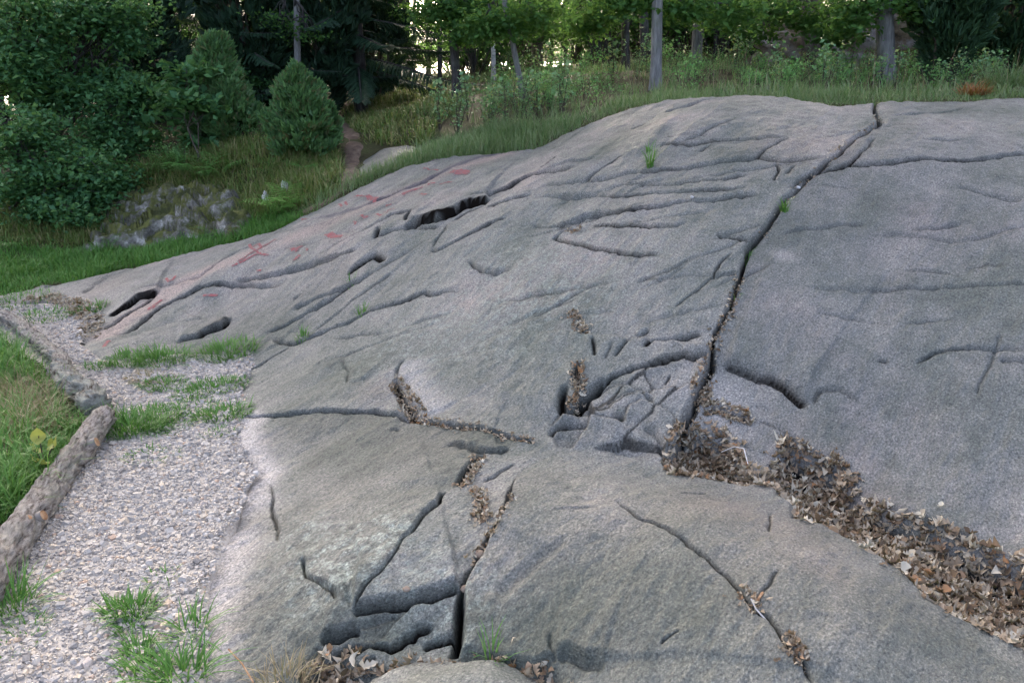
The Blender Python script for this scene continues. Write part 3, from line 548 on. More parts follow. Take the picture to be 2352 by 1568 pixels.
def curve(a, b, sag=0.0, n=6, wob=0.0):
    t = np.linspace(0, 1, n)[:, None]; p = np.asarray(a)[None] * (1 - t) + np.asarray(b)[None] * t
    p[:, 2] += (sag * 4 * t * (1 - t))[:, 0]; w = wob * (R.random((n, 3)) - .5); w[0] = w[-1] = 0; return p + w
def blades(P, h, w, az, lean, bend=.6, far=False):
    """grass: n blades as tapering ribbons bent over; two joints each"""
    n = len(P); d = np.stack([np.cos(az), np.sin(az), np.zeros(n)], -1); s = np.stack([-np.sin(az), np.cos(az), np.zeros(n)], -1); z = np.array([0, 0, 1.])
    l1 = lean; l2 = lean + bend; l3 = lean + bend * 2.1
    seg = h[:, None] / 3; q1 = P + seg * (np.sin(l1)[:, None] * d + np.cos(l1)[:, None] * z); q2 = q1 + seg * (np.sin(l2)[:, None] * d + np.cos(l2)[:, None] * z); q3 = q2 + seg * (np.sin(l3)[:, None] * d + np.cos(l3)[:, None] * z)
    W_ = w[:, None] * .5
    if far:
        V = np.stack([P - s * W_, P + s * W_, q2 - s * W_ * .8, q2 + s * W_ * .8, q3], 1).reshape(-1, 3); o = (np.arange(n) * 5)[:, None]; return V, [o + [[0, 1, 3, 2]], o + [[2, 3, 4]]]
    V = np.stack([P - s * W_, P + s * W_, q1 - s * W_ * .9, q1 + s * W_ * .9, q2 - s * W_ * .6, q2 + s * W_ * .6, q3], 1).reshape(-1, 3)
    o = (np.arange(n) * 7)[:, None]; Q = np.concatenate([o + [[0, 1, 3, 2]], o + [[2, 3, 5, 4]]]); T = o + [[4, 5, 6]]
    return V, [Q, T]
def rnd(n, a, b): return a + (b - a) * R.random(n)
def in_poly(poly, n, sdmax=0.0):
    poly = np.asarray([p[:2] for p in poly]); a = poly.min(0); b = poly.max(0); out = []
    k = 0
    while k < n:
        q = a + (b - a) * R.random((n * 3, 2)); s = poly_sdf(q[:, 0], q[:, 1], poly); q = q[s < sdmax]; out.append(q); k += len(q)
        if len(q) == 0: break
    return np.concatenate(out)[:n]
def place(u, y):
    x_ = 0.0; z_ = 1.0
    for _ in range(8):
        b = (z_ - HC) / y; v = 784 - FPX * (sp + b * cp) / (cp - b * sp); d = ray(u, v); x_ = d[0] / d[1] * y; z_ = float(groundz(x_, y))
    return np.array([x_, y, z_])
# ------------------------------------------------------------------ materials of plants
G_LUSH = leaf_mat('lush_grass', [(0.068, 0.180, 0.030), (0.105, 0.255, 0.045), (0.075, 0.210, 0.038), (0.150, 0.300, 0.068)], .3)
G_MEAD = leaf_mat('meadow_grass', [(0.101, 0.202, 0.056), (0.151, 0.260, 0.085), (0.242, 0.299, 0.147), (0.121, 0.234, 0.068), (0.302, 0.338, 0.180), (0.101, 0.221, 0.056)], .3)
G_BANK = leaf_mat('bank_grass', [(0.109, 0.198, 0.045), (0.179, 0.256, 0.063), (0.288, 0.256, 0.108), (0.090, 0.198, 0.036), (0.360, 0.295, 0.144)], .3)
G_DRY = leaf_mat('dry_grass', [(.34, .27, .16), (.26, .20, .11), (.18, .17, .07), (.40, .33, .22)], .25)
L_HAZEL = leaf_mat('hazel_leaf', [(0.048, 0.138, 0.051), (0.068, 0.193, 0.065), (0.097, 0.234, 0.072), (0.055, 0.165, 0.072), (0.138, 0.275, 0.072)], .4)
L_OAK = leaf_mat('oak_leaf_green', [(0.048, 0.133, 0.033), (0.077, 0.189, 0.040), (0.097, 0.222, 0.047), (0.058, 0.155, 0.040)], .45)
L_FAR = leaf_mat('far_leaf', [(0.037, 0.111, 0.034), (0.052, 0.161, 0.048), (0.084, 0.211, 0.055), (0.042, 0.124, 0.048)], .45)
L_BIRCH = leaf_mat('birch_sapling_leaf', [(0.140, 0.296, 0.127), (0.203, 0.390, 0.186), (0.156, 0.312, 0.101), (0.281, 0.421, 0.203), (0.343, 0.374, 0.101)], .35, .4)
L_HERB = leaf_mat('herb_leaf', [(0.121, 0.317, 0.097), (0.183, 0.407, 0.121), (0.243, 0.474, 0.146), (0.162, 0.338, 0.109)], .35)
L_JUN = leaf_mat('juniper_needles', [(0.078, 0.171, 0.059), (0.109, 0.233, 0.075), (0.155, 0.296, 0.097), (0.093, 0.202, 0.081), (0.171, 0.171, 0.067)], .2)
L_JUND = leaf_mat('dark_juniper_needles', [(0.026, 0.065, 0.033), (0.039, 0.091, 0.039), (0.052, 0.111, 0.046)], .1)
L_SPR = leaf_mat('spruce_needles', [(0.016, 0.042, 0.023), (0.026, 0.062, 0.031), (0.036, 0.078, 0.039)], .1)
L_FERN = leaf_mat('fern_green', [(0.108, 0.264, 0.042), (0.144, 0.336, 0.060), (0.180, 0.360, 0.072)], .4)
L_FERND = leaf_mat('dark_fern_green', [(.07, .18, .035), (.09, .23, .045)], .35)
L_RUST = leaf_mat('rusty_dead_fern', [(.30, .11, .035), (.24, .09, .03), (.36, .16, .06)], .25)
L_YEL = leaf_mat('yellowing_leaf', [(.32, .36, .07), (.40, .38, .10), (.25, .33, .06)], .4)
def bark(name, c0, c1, c2, sx=14, sz=2.5, bump=.9):
    m, n, l, b = new_mat(name); tc = N(n, 'ShaderNodeTexCoord').outputs['Object']; mp = N(n, 'ShaderNodeMapping'); mp.inputs['Scale'].default_value = (sx, sx, sz); l.new(tc, mp.inputs[0])
    f = noise(n, l, mp.outputs[0], 2.0, 6, .7); c = ramp(n, l, f, [(.3, c0), (.5, c1), (.7, c2)])
    c = mix(n, l, ramp(n, l, noise(n, l, tc, 5, 5), [(.5, (0, 0, 0)), (.7, (.5, .5, .5))]), c, (.16, .19, .14))
    l.new(c, b.inputs['Base Color']); b.inputs['Roughness'].default_value = .9; b.inputs['Specular IOR Level'].default_value = .15
    bp = N(n, 'ShaderNodeBump'); bp.inputs['Strength'].default_value = bump; bp.inputs['Distance'].default_value = .02; l.new(f, bp.inputs['Height']); l.new(bp.outputs[0], b.inputs['Normal']); return m
B_GREY = bark('grey_bark', (.09, .09, .085), (.19, .19, .18), (.30, .30, .28)); B_DARK = bark('dark_bark', (.03, .028, .026), (.065, .06, .055), (.11, .105, .10))
B_PINE = bark('pine_bark', (.07, .05, .045), (.15, .12, .11), (.26, .22, .20), 9, 1.6, 1.0); B_RED = bark('red_pine_bark', (.06, .035, .03), (.13, .065, .05), (.20, .12, .09))
B_BIRCH = bark('birch_bark', (.03, .03, .03), (.55, .54, .52), (.68, .67, .65), 3, 12, .3); B_TWIG = bark('twig_bark', (.04, .035, .025), (.08, .065, .05), (.13, .11, .09))
B_PALE = bark('weathered_log_bark', (.055, .045, .038), (.24, .215, .19), (.50, .47, .43), 22, 22, 1.0)
B_LICH = bark('lichen_bark', (.05, .032, .02), (.19, .20, .175), (.46, .48, .43), 20, 20, 1.0)
M_TAN = rough_mat('tan_pebble', [(.3, (.20, .15, .11)), (.7, (.36, .29, .22))], 30)
M_CUT = rough_mat('sawn_wood', [(.3, (.16, .08, .04)), (.5, (.33, .20, .11)), (.7, (.46, .33, .22))], 30, bump=.3)

# ------------------------------------------------------------------ gravel path
X, Y, sd = cells(GRAVEL, .03); f = grid_faces(*X.shape); f = f[(sd.ravel()[f] < .06).all(1)]
zg = baseq(X, Y) + .004 + .012 * fbm(X * 2, Y * 2, 3) - .10 * sstep(-.01, .08, -poly_sdf(X, Y, ROCK))
u, inv = np.unique(f, return_inverse=True)
tag(obj('gravel_path', mk_mesh('gravel_path', np.stack([X, Y, zg], -1).reshape(-1, 3)[u], inv.reshape(-1, 4), M_GRIT, True)), kind='structure')
cube = np.array([[-1,-1,-1],[1,-1,-1],[1,1,-1],[-1,1,-1],[-1,-1,1],[1,-1,1],[1,1,1],[-1,1,1]], float) * .62
cf = np.array([[0,3,2,1],[4,5,6,7],[0,1,5,4],[1,2,6,5],[2,3,7,6],[3,0,4,7]])
parts = []; q = in_poly(GRAVEL, 54000, .02); q = q[q[:, 1] > 1.3]
q = q[poly_sdf(q[:, 0], q[:, 1], ROCK) > -.05 * R.random(len(q)) ** 2 - .015 + .03 * vnoise(q[:, 0] * 9, q[:, 1] * 9)]; keep = R.random(len(q)) < np.where(q[:, 1] < 3.2, 1.0, .75); q = q[keep][:31000]; k8 = np.array_split(np.arange(len(q)), 8)
for idx in k8:
    Vt = cube * (1 + .55 * (R.random((8, 3)) - .5)); Vt[4:, :2] *= .55 + .4 * R.random(); n = len(idx)
    s_ = .0070 * np.exp(.42 * R.standard_normal(n)); s_ = np.clip(s_, .004, .024); sc = np.stack([s_ * rnd(n, .9, 1.5), s_ * rnd(n, .7, 1.1), s_ * rnd(n, .45, .8)], -1)
    Rm = rand_rot(n, .45); zz_ = baseq(q[idx, 0], q[idx, 1]) + .012 * fbm(q[idx, 0] * 2, q[idx, 1] * 2, 3) + .004 + sc[:, 2] * .35
    V_ = np.einsum('nij,nvj->nvi', Rm, Vt[None] * sc[:, None, :]) + np.c_[q[idx], zz_][:, None, :]
    parts.append((V_.reshape(-1, 3), (cf[None] + (np.arange(n) * 8)[:, None, None]).reshape(-1, 4)))
V_, F_ = merge(parts)
tag(obj('gravel', mk_mesh('gravel', V_, F_, M_GRAVEL)), 'loose pale crushed gravel covering the path', 'gravel', kind='stuff')
# trodden earth path beyond the rock
X, Y, sd = cells(DIRT, .04); f = grid_faces(*X.shape); f = f[(sd.ravel()[f] < .05).all(1)]; u, inv = np.unique(f, return_inverse=True)
tag(obj('dirt_path', mk_mesh('dirt_path', np.stack([X, Y, groundz(X, Y) + .012 - .05 * sstep(-.06, .05, sd) + .012 * fbm(X * 4, Y * 4, 2)], -1).reshape(-1, 3)[u], inv.reshape(-1, 4), M_PATH, True)), kind='structure')

# ------------------------------------------------------------------ logs edging the path
def log_bark(name, c0, c1, c2, lich):
    m, n, l, b_ = new_mat(name); cx = N(n, 'ShaderNodeCombineXYZ'); A = lambda k: N(n, 'ShaderNodeAttribute', attribute_name=k).outputs['Fac']
    ml = N(n, 'ShaderNodeMath', operation='MULTIPLY'); l.new(A('bl'), ml.inputs[0]); ml.inputs[1].default_value = .28; l.new(ml.outputs[0], cx.inputs[0]); l.new(A('ca'), cx.inputs[1]); l.new(A('sa'), cx.inputs[2])
    f = noise(n, l, cx.outputs[0], 95, 5, .7); g = noise(n, l, cx.outputs[0], 28, 4, .6); c = ramp(n, l, f, [(.34, c0), (.46, c1), (.64, c2)])
    c = mix(n, l, ramp(n, l, g, [(.46, (0, 0, 0)), (.60, (lich, lich, lich))]), c, (.33, .335, .275)); l.new(c, b_.inputs['Base Color']); b_.inputs['Roughness'].default_value = .92; b_.inputs['Specular IOR Level'].default_value = .12
    bp = N(n, 'ShaderNodeBump'); bp.inputs['Strength'].default_value = 1.0; bp.inputs['Distance'].default_value = .02; l.new(f, bp.inputs['Height']); l.new(bp.outputs[0], b_.inputs['Normal']); return m
M_LOG = log_bark('weathered_log', (.045, .036, .03), (.20, .175, .15), (.40, .37, .33), .35); M_LOGL = log_bark('lichen_log', (.05, .03, .018), (.17, .16, .13), (.34, .33, .29), .8)
def log(name, label, a, b, r0, r1, mat, wob, knots=(), n=60, cut=True, bend=0.0, rag=.34):
    a = np.array(a, float); b = np.array(b, float); t = np.linspace(0, 1, n)[:, None]; p = a * (1 - t) + b * t
    d = unit(b - a); side = np.array([-d[1], d[0], 0]); p = p + side * (bend * 4 * t * (1 - t)) + side * (wob * np.array([vnoise(np.array([k * .13 + a[0]]), np.array([3.1])) for k in range(n)]))
    root = empty(name, tuple(a)); tag(root, label, 'log', 'logs edging the gravel path'); p0 = p - a
    ln_ = np.linalg.norm(b - a); m_ = max(60, int(ln_ / .012)); t2 = np.linspace(0, 1, m_); pp_ = np.stack([np.interp(t2, t[:, 0], p0[:, k]) for k in range(3)], -1)
    V, F = tube(pp_, np.interp(t2, [0, 1], [r0, r1]), 48, 0.0); g_ = V[:m_ * 48].reshape(m_, 48, 3); th_ = np.linspace(0, 2 * math.pi, 48, endpoint=False)[None]; ll = (t2 * ln_)[:, None]
    q1, q2 = np.cos(th_) * r0, np.sin(th_) * r0; bk_ = .10 * fbm(ll * 4 + q1 * 8, q2 * 8 + ll * 1.3 + a[0], 3) + rag * (1 - np.abs(fbm(ll * 14 + q1 * 30, q2 * 38 + 5, 3))) + .05 * fbm(ll * 60 + q1 * 70, q2 * 80, 2)
    g_ += (g_ - pp_[:, None]) * bk_[..., None]; V[:m_ * 48] = g_.reshape(-1, 3)
    lm_ = mk_mesh('bark', V, F, mat, True); attr(lm_, 'bl', np.concatenate([np.repeat(t2 * ln_, 48), [0, ln_]])); th2 = np.tile(th_[0], m_); attr(lm_, 'ca', np.concatenate([np.cos(th2) * r0, [0, 0]])); attr(lm_, 'sa', np.concatenate([np.sin(th2) * r0, [0, 0]])); obj('bark', lm_, root)
    for e, s_, r_ in ((p0[0], -1, r0 * 1.10), (p0[-1], 1, r1 * 1.1)):
        if not cut: break
        th = np.linspace(0, 6.283, 20, endpoint=False); sx = side; sz = np.array([0, 0, 1.])
        c = e + d * s_ * .006; V = np.concatenate([[c], c + r_ * .93 * (np.cos(th)[:, None] * sx + np.sin(th)[:, None] * sz)]); k = np.arange(20)
        obj('sawn_end', mk_mesh('sawn_end', V, np.stack([np.zeros(20, int), 1 + k, 1 + (k + 1) % 20], -1), M_CUT), root)
    for t_, ang, r_, ln in knots:
        c = a * (1 - t_) + b * t_ - a; o = math.cos(ang) * side + math.sin(ang) * np.array([0, 0, 1.]); rr = r0 * (1 - t_) + r1 * t_
        V, F = tube(np.array([c + o * rr * .7, c + o * (rr + ln * .6), c + o * (rr + ln)]), [r_ * 1.35, r_ * 1.05, r_], 12, .1, False)
        kn = obj('branch_stub', mk_mesh('branch_stub', V, F, mat, True), root)
        th = np.linspace(0, 6.283, 12, endpoint=False); e1 = d; e2 = np.cross(o, d); cc = c + o * (rr + ln + .001); V = np.concatenate([[cc], cc + r_ * (np.cos(th)[:, None] * e1 + np.sin(th)[:, None] * e2)]); k = np.arange(12)
        obj('cut_face', mk_mesh('cut_face', V, np.stack([np.zeros(12, int), 1 + k, 1 + (k + 1) % 12], -1), M_CUT), kn)
    return root
zl = .055
A = at_z(236, 955, zl); B = at_z(-10, 1305, zl); B = B + (B - A) * .65
log('log', 'grey weathered log with sawn branch stubs, nearest along the gravel', A, B, .048, .055, M_LOG, .012, knots=((.17, .35, .022, .034), (.47, .45, .021, .022), (.49, 1.05, .013, .010)))
A2 = at_z(126, 845, .055); B2 = at_z(246, 938, .06)
log('log', 'thick lichen-covered log with ragged bark behind the nearest log', A2, B2 + np.array([-.06, .05, -.01]), .044, .056, M_LOGL, .02, cut=False, rag=.5)
log('log', 'thin pale log at the far edge of the gravel', at_z(-60, 705, .05), at_z(140, 850, .055), .032, .040, M_LOG, .03, bend=.10)

# ------------------------------------------------------------------ dead leaves
def oak_leaf(curl, lobes=True):
    st = np.linspace(0, 1, 9); wd = np.array([.015, .11, .19, .09, .26, .12, .30, .17, .03]) if lobes else np.array([.02, .13, .22, .27, .28, .25, .19, .10, .01])
    c1, c2, ph = curl; y_ = st - .5; zc = c1 * (y_ ** 2) * 2 + .05 * np.sin(st * 9 + ph)
    V = []
    for k in range(9):
        w_ = wd[k]; V += [(-w_, y_[k], zc[k] + c2 * w_ * 1.2 + .04 * math.sin(k * 2.1 + ph)), (0, y_[k], zc[k]), (w_, y_[k], zc[k] + c2 * w_ * 1.2 - .04 * math.sin(k * 1.7 + ph))]
    return np.array(V), grid_faces(9, 3)
LEAVES = [oak_leaf((c1, c2, p), l_) for c1, c2, p, l_ in ((.5, .5, 0, 1), (-.5, .4, 1, 1), (1.2, -1.0, 2, 1), (-.4, .8, 3, 1), (.4, -.5, 4, 0), (.7, .7, 5, 1), (-.7, -.4, 6, 0), (.3, 1.5, 7, 1))]
LMESH = [mk_mesh('leaf', v, f, M_LITTER, True) for v, f in LEAVES]
def leaf_heap(name, label, poly, n_bed, n_top, size, fill, bed=None, tilt=.8, zf=rockz):
    """a heap: bed of leaves as one part, the uppermost leaves each a part"""
    c = np.mean(np.asarray(poly)[:, :2], 0); cz = float(zf(np.array([c[0]]), np.array([c[1]]))[0]); root = empty(name, (c[0], c[1], cz)); tag(root, label, 'leaf litter', 'drifts of dead leaves on the rock'); org = np.array([c[0], c[1], cz])
    parts = []; q = in_poly(poly, n_bed, .012); q[::9] += R.standard_normal(q[::9].shape) * size * .7; z = zf(q[:, 0], q[:, 1])
    sdq = poly_sdf(q[:, 0], q[:, 1], np.asarray(poly)[:, :2]); lift = fill * sstep(.02, -.10, sdq) * rnd(len(q), .5, 1.0)
    for j, idx in enumerate(np.array_split(np.arange(len(q)), 8)):
        n = len(idx); parts.append(inst(*LEAVES[j], rand_rot(n, tilt), np.c_[q[idx], z[idx] + .15 * size + lift[idx]] - org, size * rnd(n, .3, 1.1)))
    V, F = merge(parts); o = obj('leaf_bed', mk_mesh('leaf_bed', V, F, M_LITTER, True), root); tag(o, kind='stuff')
    q = in_poly(poly, n_top, .008); z = zf(q[:, 0], q[:, 1]); sdq = poly_sdf(q[:, 0], q[:, 1], np.asarray(poly)[:, :2])
    for j in range(len(q)):
        o = obj('leaf', LMESH[j % 8], root); s_ = size * random.uniform(.7, 1.25); o.scale = (s_, s_, s_)
        o.location = Vector((q[j, 0], q[j, 1], z[j] + .3 * size + fill * float(sstep(.02, -.10, sdq[j])))) - Vector(org); o.rotation_euler = (random.gauss(0, .35), random.gauss(0, .35), random.uniform(0, 6.28))
    return root
leaf_heap('leaf_drift', 'wide drift of curled dead oak leaves filling the gully at right', GULLY2, 4300, 290, .056, .018, tilt=.45)
leaf_heap('leaf_drift', 'dead leaves heaped under the broken rock block', GULLY1, 1200, 120, .050, .016, tilt=.5)
leaf_heap('leaf_drift', 'brown leaves and debris along the lowest edge of the rock', FRONT, 900, 60, .050, .02, tilt=1.1)
def ribbon(pts, w):
    p = onto(pts)[:, :2]; d = unit(np.gradient(p, axis=0)); nn = np.stack([-d[:, 1], d[:, 0]], -1); return np.concatenate([p - nn * w, (p + nn * w)[::-1]])
for lb, pts, w, n, s_ in (('dead leaves in the short crack beside the pale worn hollow', Z('e',(1280,370),(1340,470),(1400,560),(1470,640)), 0.025, 255, 0.031),
    ('thin line of debris along the middle horizontal crack', Z('e',(1480,650),(1650,690),(1850,730),(2000,775),(2150,815),(2352,845)), 0.012, 225, 0.024),
    ('leaves lying in the crack left of the rock wedge', Z('e',(1930,975),(1870,1070),(1790,1180)), 0.016, 165, 0.031),
    ('few leaves lying in the hollow of the rock wedge', Z('e',(1880,1200),(1950,1260),(1920,1400),(2000,1430)), 0.016, 90, 0.031),
    ('leaves in the dark pit beside the broken block', Z('h',(620,290),(610,400),(640,520),(560,590)), 0.022, 180, 0.034),
    ('leaf streak in the small groove of the main slab', Z('a',(270,1240),(290,1310),(330,1370),(370,1400)), 0.022, 135, 0.027),
    ('debris in the lower stretch of the long crack', [(1700,640),(1690,675),(1675,725),(1650,775),(1638,810),(1630,850),(1612,890)], 0.013, 266, 0.025),
    ('debris in the upper stretch of the long crack', [(2010,265),(2018,285),(1990,305),(1950,335),(1895,385),(1825,440),(1765,530),(1720,570)], 0.013, 210, 0.022),
    ('leaves where the long crack opens into the gully', [(1620,880),(1615,900),(1600,940)], 0.032, 112, 0.040),
    ('rusty leaves in the crack above the stone in the gully', Z('h',(1600,590),(1720,580),(1820,640),(1960,680)), 0.018, 165, 0.034),
    ('debris in the crack bounding the lower right slab', Z('f',(1900,150),(1840,290),(1760,400),(1680,530),(1640,620)), 0.012, 180, 0.024),
    ('debris in the diagonal crack of the lower right slab', Z('g',(1340,840),(1430,950),(1500,1030)), 0.009, 60, 0.024),
    ('leaf clot low in the diagonal crack at the bottom right', Z('g',(1700,1220),(1780,1320),(1880,1440)), 0.010, 105, 0.024),
    ('leaves caught in the dark hole of the upper slab', Z('b',(2060,665),(2120,670),(2170,655)), 0.012, 45, 0.027),
    ('leaf mulch below the rounded rock tongue at far left', [(60,690),(120,684),(170,700),(215,740),(200,775)], 0.064, 448, 0.036)):
    leaf_heap('leaf_line', lb, ribbon(pts, w), n, max(4, n // 12), s_, .006)

# ------------------------------------------------------------------ loose stones
ico = None
def lumpy(n1, n2, sx, sy, sz, amp, fr, seed, flat=-1):
    th = np.linspace(0, math.pi, n1); ph = np.linspace(0, 2 * math.pi, n2, endpoint=False); T, Pq = np.meshgrid(th, ph, indexing='ij')
    x_ = np.sin(T) * np.cos(Pq); y_ = np.sin(T) * np.sin(Pq); z_ = np.cos(T)
    r = 1 + amp * (fbm(x_ * fr + seed + z_ * 1.7, y_ * fr + seed * 2 - z_ * 2.3, 4)); V = np.stack([x_ * r * sx, y_ * r * sy, np.maximum(z_, flat) * r * sz], -1)
    V[0] = V[0].mean(0); V[-1] = V[-1].mean(0)
    i = np.arange(n1 * n2).reshape(n1, n2); j = np.roll(i, -1, 1); F = np.stack([i[:-1], i[1:], j[1:], j[:-1]], -1).reshape(-1, 4)
    return V.reshape(-1, 3), F
def moss_mat():
    m, n, l, b = new_mat('mossy_stone'); tc = N(n, 'ShaderNodeTexCoord').outputs['Object']; g = N(n, 'ShaderNodeNewGeometry')
    c = ramp(n, l, noise(n, l, tc, 6, 8, .75), [(.36, (.035, .034, .028)), (.46, (.11, .105, .085)), (.55, (.25, .24, .205)), (.64, (.52, .50, .44))])
    sx = N(n, 'ShaderNodeSeparateXYZ'); l.new(g.outputs['Normal'], sx.inputs[0]); mm = N(n, 'ShaderNodeMath', operation='MULTIPLY_ADD'); l.new(sx.outputs[2], mm.inputs[0]); mm.inputs[1].default_value = .30; l.new(noise(n, l, tc, 5, 6, .7), mm.inputs[2])
    c = mix(n, l, ramp(n, l, mm.outputs[0], [(.60, (0, 0, 0)), (.74, (1, 1, 1))]), c, ramp(n, l, noise(n, l, tc, 9, 4), [(.4, (.05, .06, .012)), (.6, (.13, .14, .03))]))
    l.new(c, b.inputs['Base Color']); b.inputs['Roughness'].default_value = .95; bp = N(n, 'ShaderNodeBump'); bp.inputs['Distance'].default_value = .05; l.new(noise(n, l, tc, 16, 8, .7), bp.inputs['Height']); l.new(bp.outputs[0], b.inputs['Normal']); return m
M_MOSS = moss_mat()
poly = onto([(190,572),(235,520),(255,475),(320,448),(420,436),(510,438),(565,462),(580,505),(550,545),(470,552),(380,556),(290,566)])[:, :2]; X, Y, sd = cells(poly, .018, .15); f = grid_faces(*X.shape); f = f[(sd.ravel()[f] < .12).all(1)]; u, inv = np.unique(f, return_inverse=True)
wx_ = X + .05 * vnoise(X * 3, Y * 3 + 5) + .03 * vnoise(X * 9, Y * 9); s_ = (Y + .25 * X) / .16 + 1.1 * vnoise(X * 2.1, Y * 2.1) + .4 * vnoise(X * 6, Y * 6); fr_ = s_ - np.floor(s_)
zr = groundz(X, Y) + .08 * sstep(.05, -.22, sd + .06 * vnoise(X * 5, Y * 5)) + .15 * (sstep(0, .14, fr_) * (1 - .8 * fr_)) * sstep(.03, -.06, sd) + .05 * fbm(wx_ * 4, Y * 4, 4) + .018 * fbm(X * 17, Y * 17, 2) - .8 * np.clip(sd, 0, 1) - .02
tag(obj('mossy_outcrop', mk_mesh('mossy_outcrop', np.stack([X, Y, zr], -1).reshape(-1, 3)[u], inv.reshape(-1, 4), M_MOSS, True)), 'low broken mossy outcrop with white lichen set in the grassy bank', 'rock')
M_WHITE = rough_mat('white_stone', [(.35, (.28, .27, .25)), (.5, (.55, .54, .52)), (.7, (.72, .71, .70))], 12, bump=.5)
for u_, v_, s_, lb in ((655, 440, .042, 'upright white stone above the bright fern'), (611, 462, .036, 'white pointed stone left of the bright fern')):
    p = onto([(u_, v_)])[0]; V, F = lumpy(16, 20, s_ * .8, s_ * .7, s_ * 1.5, .35, 1.7, u_); o = obj('white_stone', mk_mesh('white_stone', V, F, M_WHITE, True), loc=(p[0], p[1], p[2] + .03)); tag(o, lb, 'stone')
poly = onto([(828,398),(842,366),(880,345),(930,336),(985,338),(992,350),(945,372),(880,392)])[:, :2]; X, Y, sd = cells(poly, .05, .1); f = grid_faces(*X.shape); f = f[(sd.ravel()[f] < .10).all(1)]; u, inv = np.unique(f, return_inverse=True)
zr = groundz(X, Y) + .05 * sstep(.06, -.35, sd) + .02 * fbm(X * 2, Y * 2, 3) - .6 * np.clip(sd, 0, 1) + .02
tag(obj('flat_rock', mk_mesh('flat_rock', np.stack([X, Y, zr], -1).reshape(-1, 3)[u], inv.reshape(-1, 4), M_ROCK, True)), 'low flat grey rock beside the trodden path behind the slab', 'rock')
V, F = lumpy(30, 44, .30, .22, .13, .12, 1.6, 8.1); p = at_z(1060, 1600, .05)
tag(obj('rounded_rock', mk_mesh('rounded_rock', V, F, M_ROCK, True), loc=(p[0], p[1], -.045)), 'rounded rock hump at the bottom edge among dead leaves', 'rock')
for u_, v_, s_, lb in ((1565/3.413 + 612.5, 780/3.413 + 1108.6, .020, 'tan pebble wedged in the lower crack'), (1670/3.413 + 612.5, 510/3.413 + 1108.6, .022, 'brown pebble in the crack above the tan one'), (1100/3.413 + 612.5, 893/3.413 + 1108.6, .012, 'small pinkish pebble on the ledge in the hollow'), (1588, 468, .011, 'tiny white pebble on the upper slab'), (1833, 430, .015, 'white pebble lodged in the long crack')):
    p = on_rock([(u_, v_)])[0]; V, F = lumpy(9, 12, s_, s_ * .8, s_ * .7, .25, 1.3, u_); tag(obj('pebble', mk_mesh('pebble', V, F, M_WHITE if 'white' in lb else M_TAN, True), loc=(p[0], p[1], p[2] + s_ * .35)), lb, 'pebble')

# ------------------------------------------------------------------ grass
def grass_field(name, label, poly, n, h, w, mat, lean=(.05, .5), bend=(.1, .45), zf=groundz, clump=0.0, dens=None, far=True):
    q = in_poly(poly, n); 
    if dens is not None: q = q[R.random(len(q)) < dens(q[:, 0], q[:, 1])]
    if clump:
        c = q[R.integers(0, len(q), max(3, len(q) // 22))]; q = c[R.integers(0, len(c), len(q))] + R.standard_normal(q.shape) * clump
        q = q[poly_sdf(q[:, 0], q[:, 1], np.asarray([t[:2] for t in poly])) < .02]
    n = len(q); hs = rnd(n, *h) * (1 + .35 * vnoise(q[:, 0] * 2, q[:, 1] * 2)); V, F = blades(np.c_[q, zf(q[:, 0], q[:, 1]) - .01], hs, rnd(n, *w), R.random(n) * 6.283, rnd(n, *lean), rnd(n, *bend), far)
    return tag(obj(name, mk_mesh(name, V, F, mat)), label, 'grass', kind='stuff')
P2 = lambda *v: [tuple(p[:2]) for p in onto(v)]
NEAR_L = P2((0,775),(60,838),(118,868),(165,945),(205,985),(110,1120),(0,1230)) + [(-1.9, 2.2), (-2.6, 1.4), (-4.2, 2.5), (-4.6, 5.0)]
grass_field('lush_grass', 'tall bright green grass beyond the logs at left', NEAR_L, 22000, (.14, .30), (.004, .008), G_LUSH, (.1, .8), (.15, .6), clump=.05, far=False)
grass_field('lush_grass', 'low green grass under the tall tufts beyond the logs', NEAR_L, 18000, (.05, .13), (.004, .007), G_LUSH, (.1, .9), (.1, .5))
grass_field('dry_grass', 'patch of dry brown grass among the green beyond the logs', P2((0,860),(70,890),(140,930),(130,990),(60,1030),(0,1060)), 2600, (.12, .30), (.002, .005), G_DRY, (.2, 1.0), (.2, .6), clump=.05)
STRIP = [(-4.9, 6.2)] + P2((0,672),(100,652),(180,642),(280,614),(375,600),(500,562),(640,522),(700,490),(640,480),(560,520),(480,545),(300,570),(160,575),(0,560)) + [(-5.6, 7.6)]
grass_field('verge_grass', 'short green grass strip between the slab and the bank', STRIP, 20000, (.06, .15), (.004, .008), G_LUSH, (.1, .8), (.1, .5), clump=.05)
BANK = P2((0,560),(170,565),(270,545),(560,510),(690,475),(770,440),(790,400),(775,350),(700,330),(600,325),(450,330),(330,380),(150,440),(0,470)) + [(-6.5, 8.5)]
grass_field('bank_grass', 'mixed green and brown grass on the bank above the outcrop', BANK, 20000, (.08, .20), (.005, .010), G_BANK, (.1, .9), (.1, .6), clump=.06)
grass_field('bank_grass', 'short ground cover over the whole bank', BANK, 14000, (.04, .12), (.008, .016), G_BANK, (.2, 1.1), (.1, .5))
GLADE = P2((835,330),(800,290),(795,255),(840,225),(900,200),(1000,195),(1060,240),(1000,290),(980,330),(900,332)) 
grass_field('glade_grass', 'short grass of the glade right of the trodden path', GLADE, 14000, (.08, .2), (.008, .015), G_BANK, (.2, 1.0), (.1, .5), clump=.08)
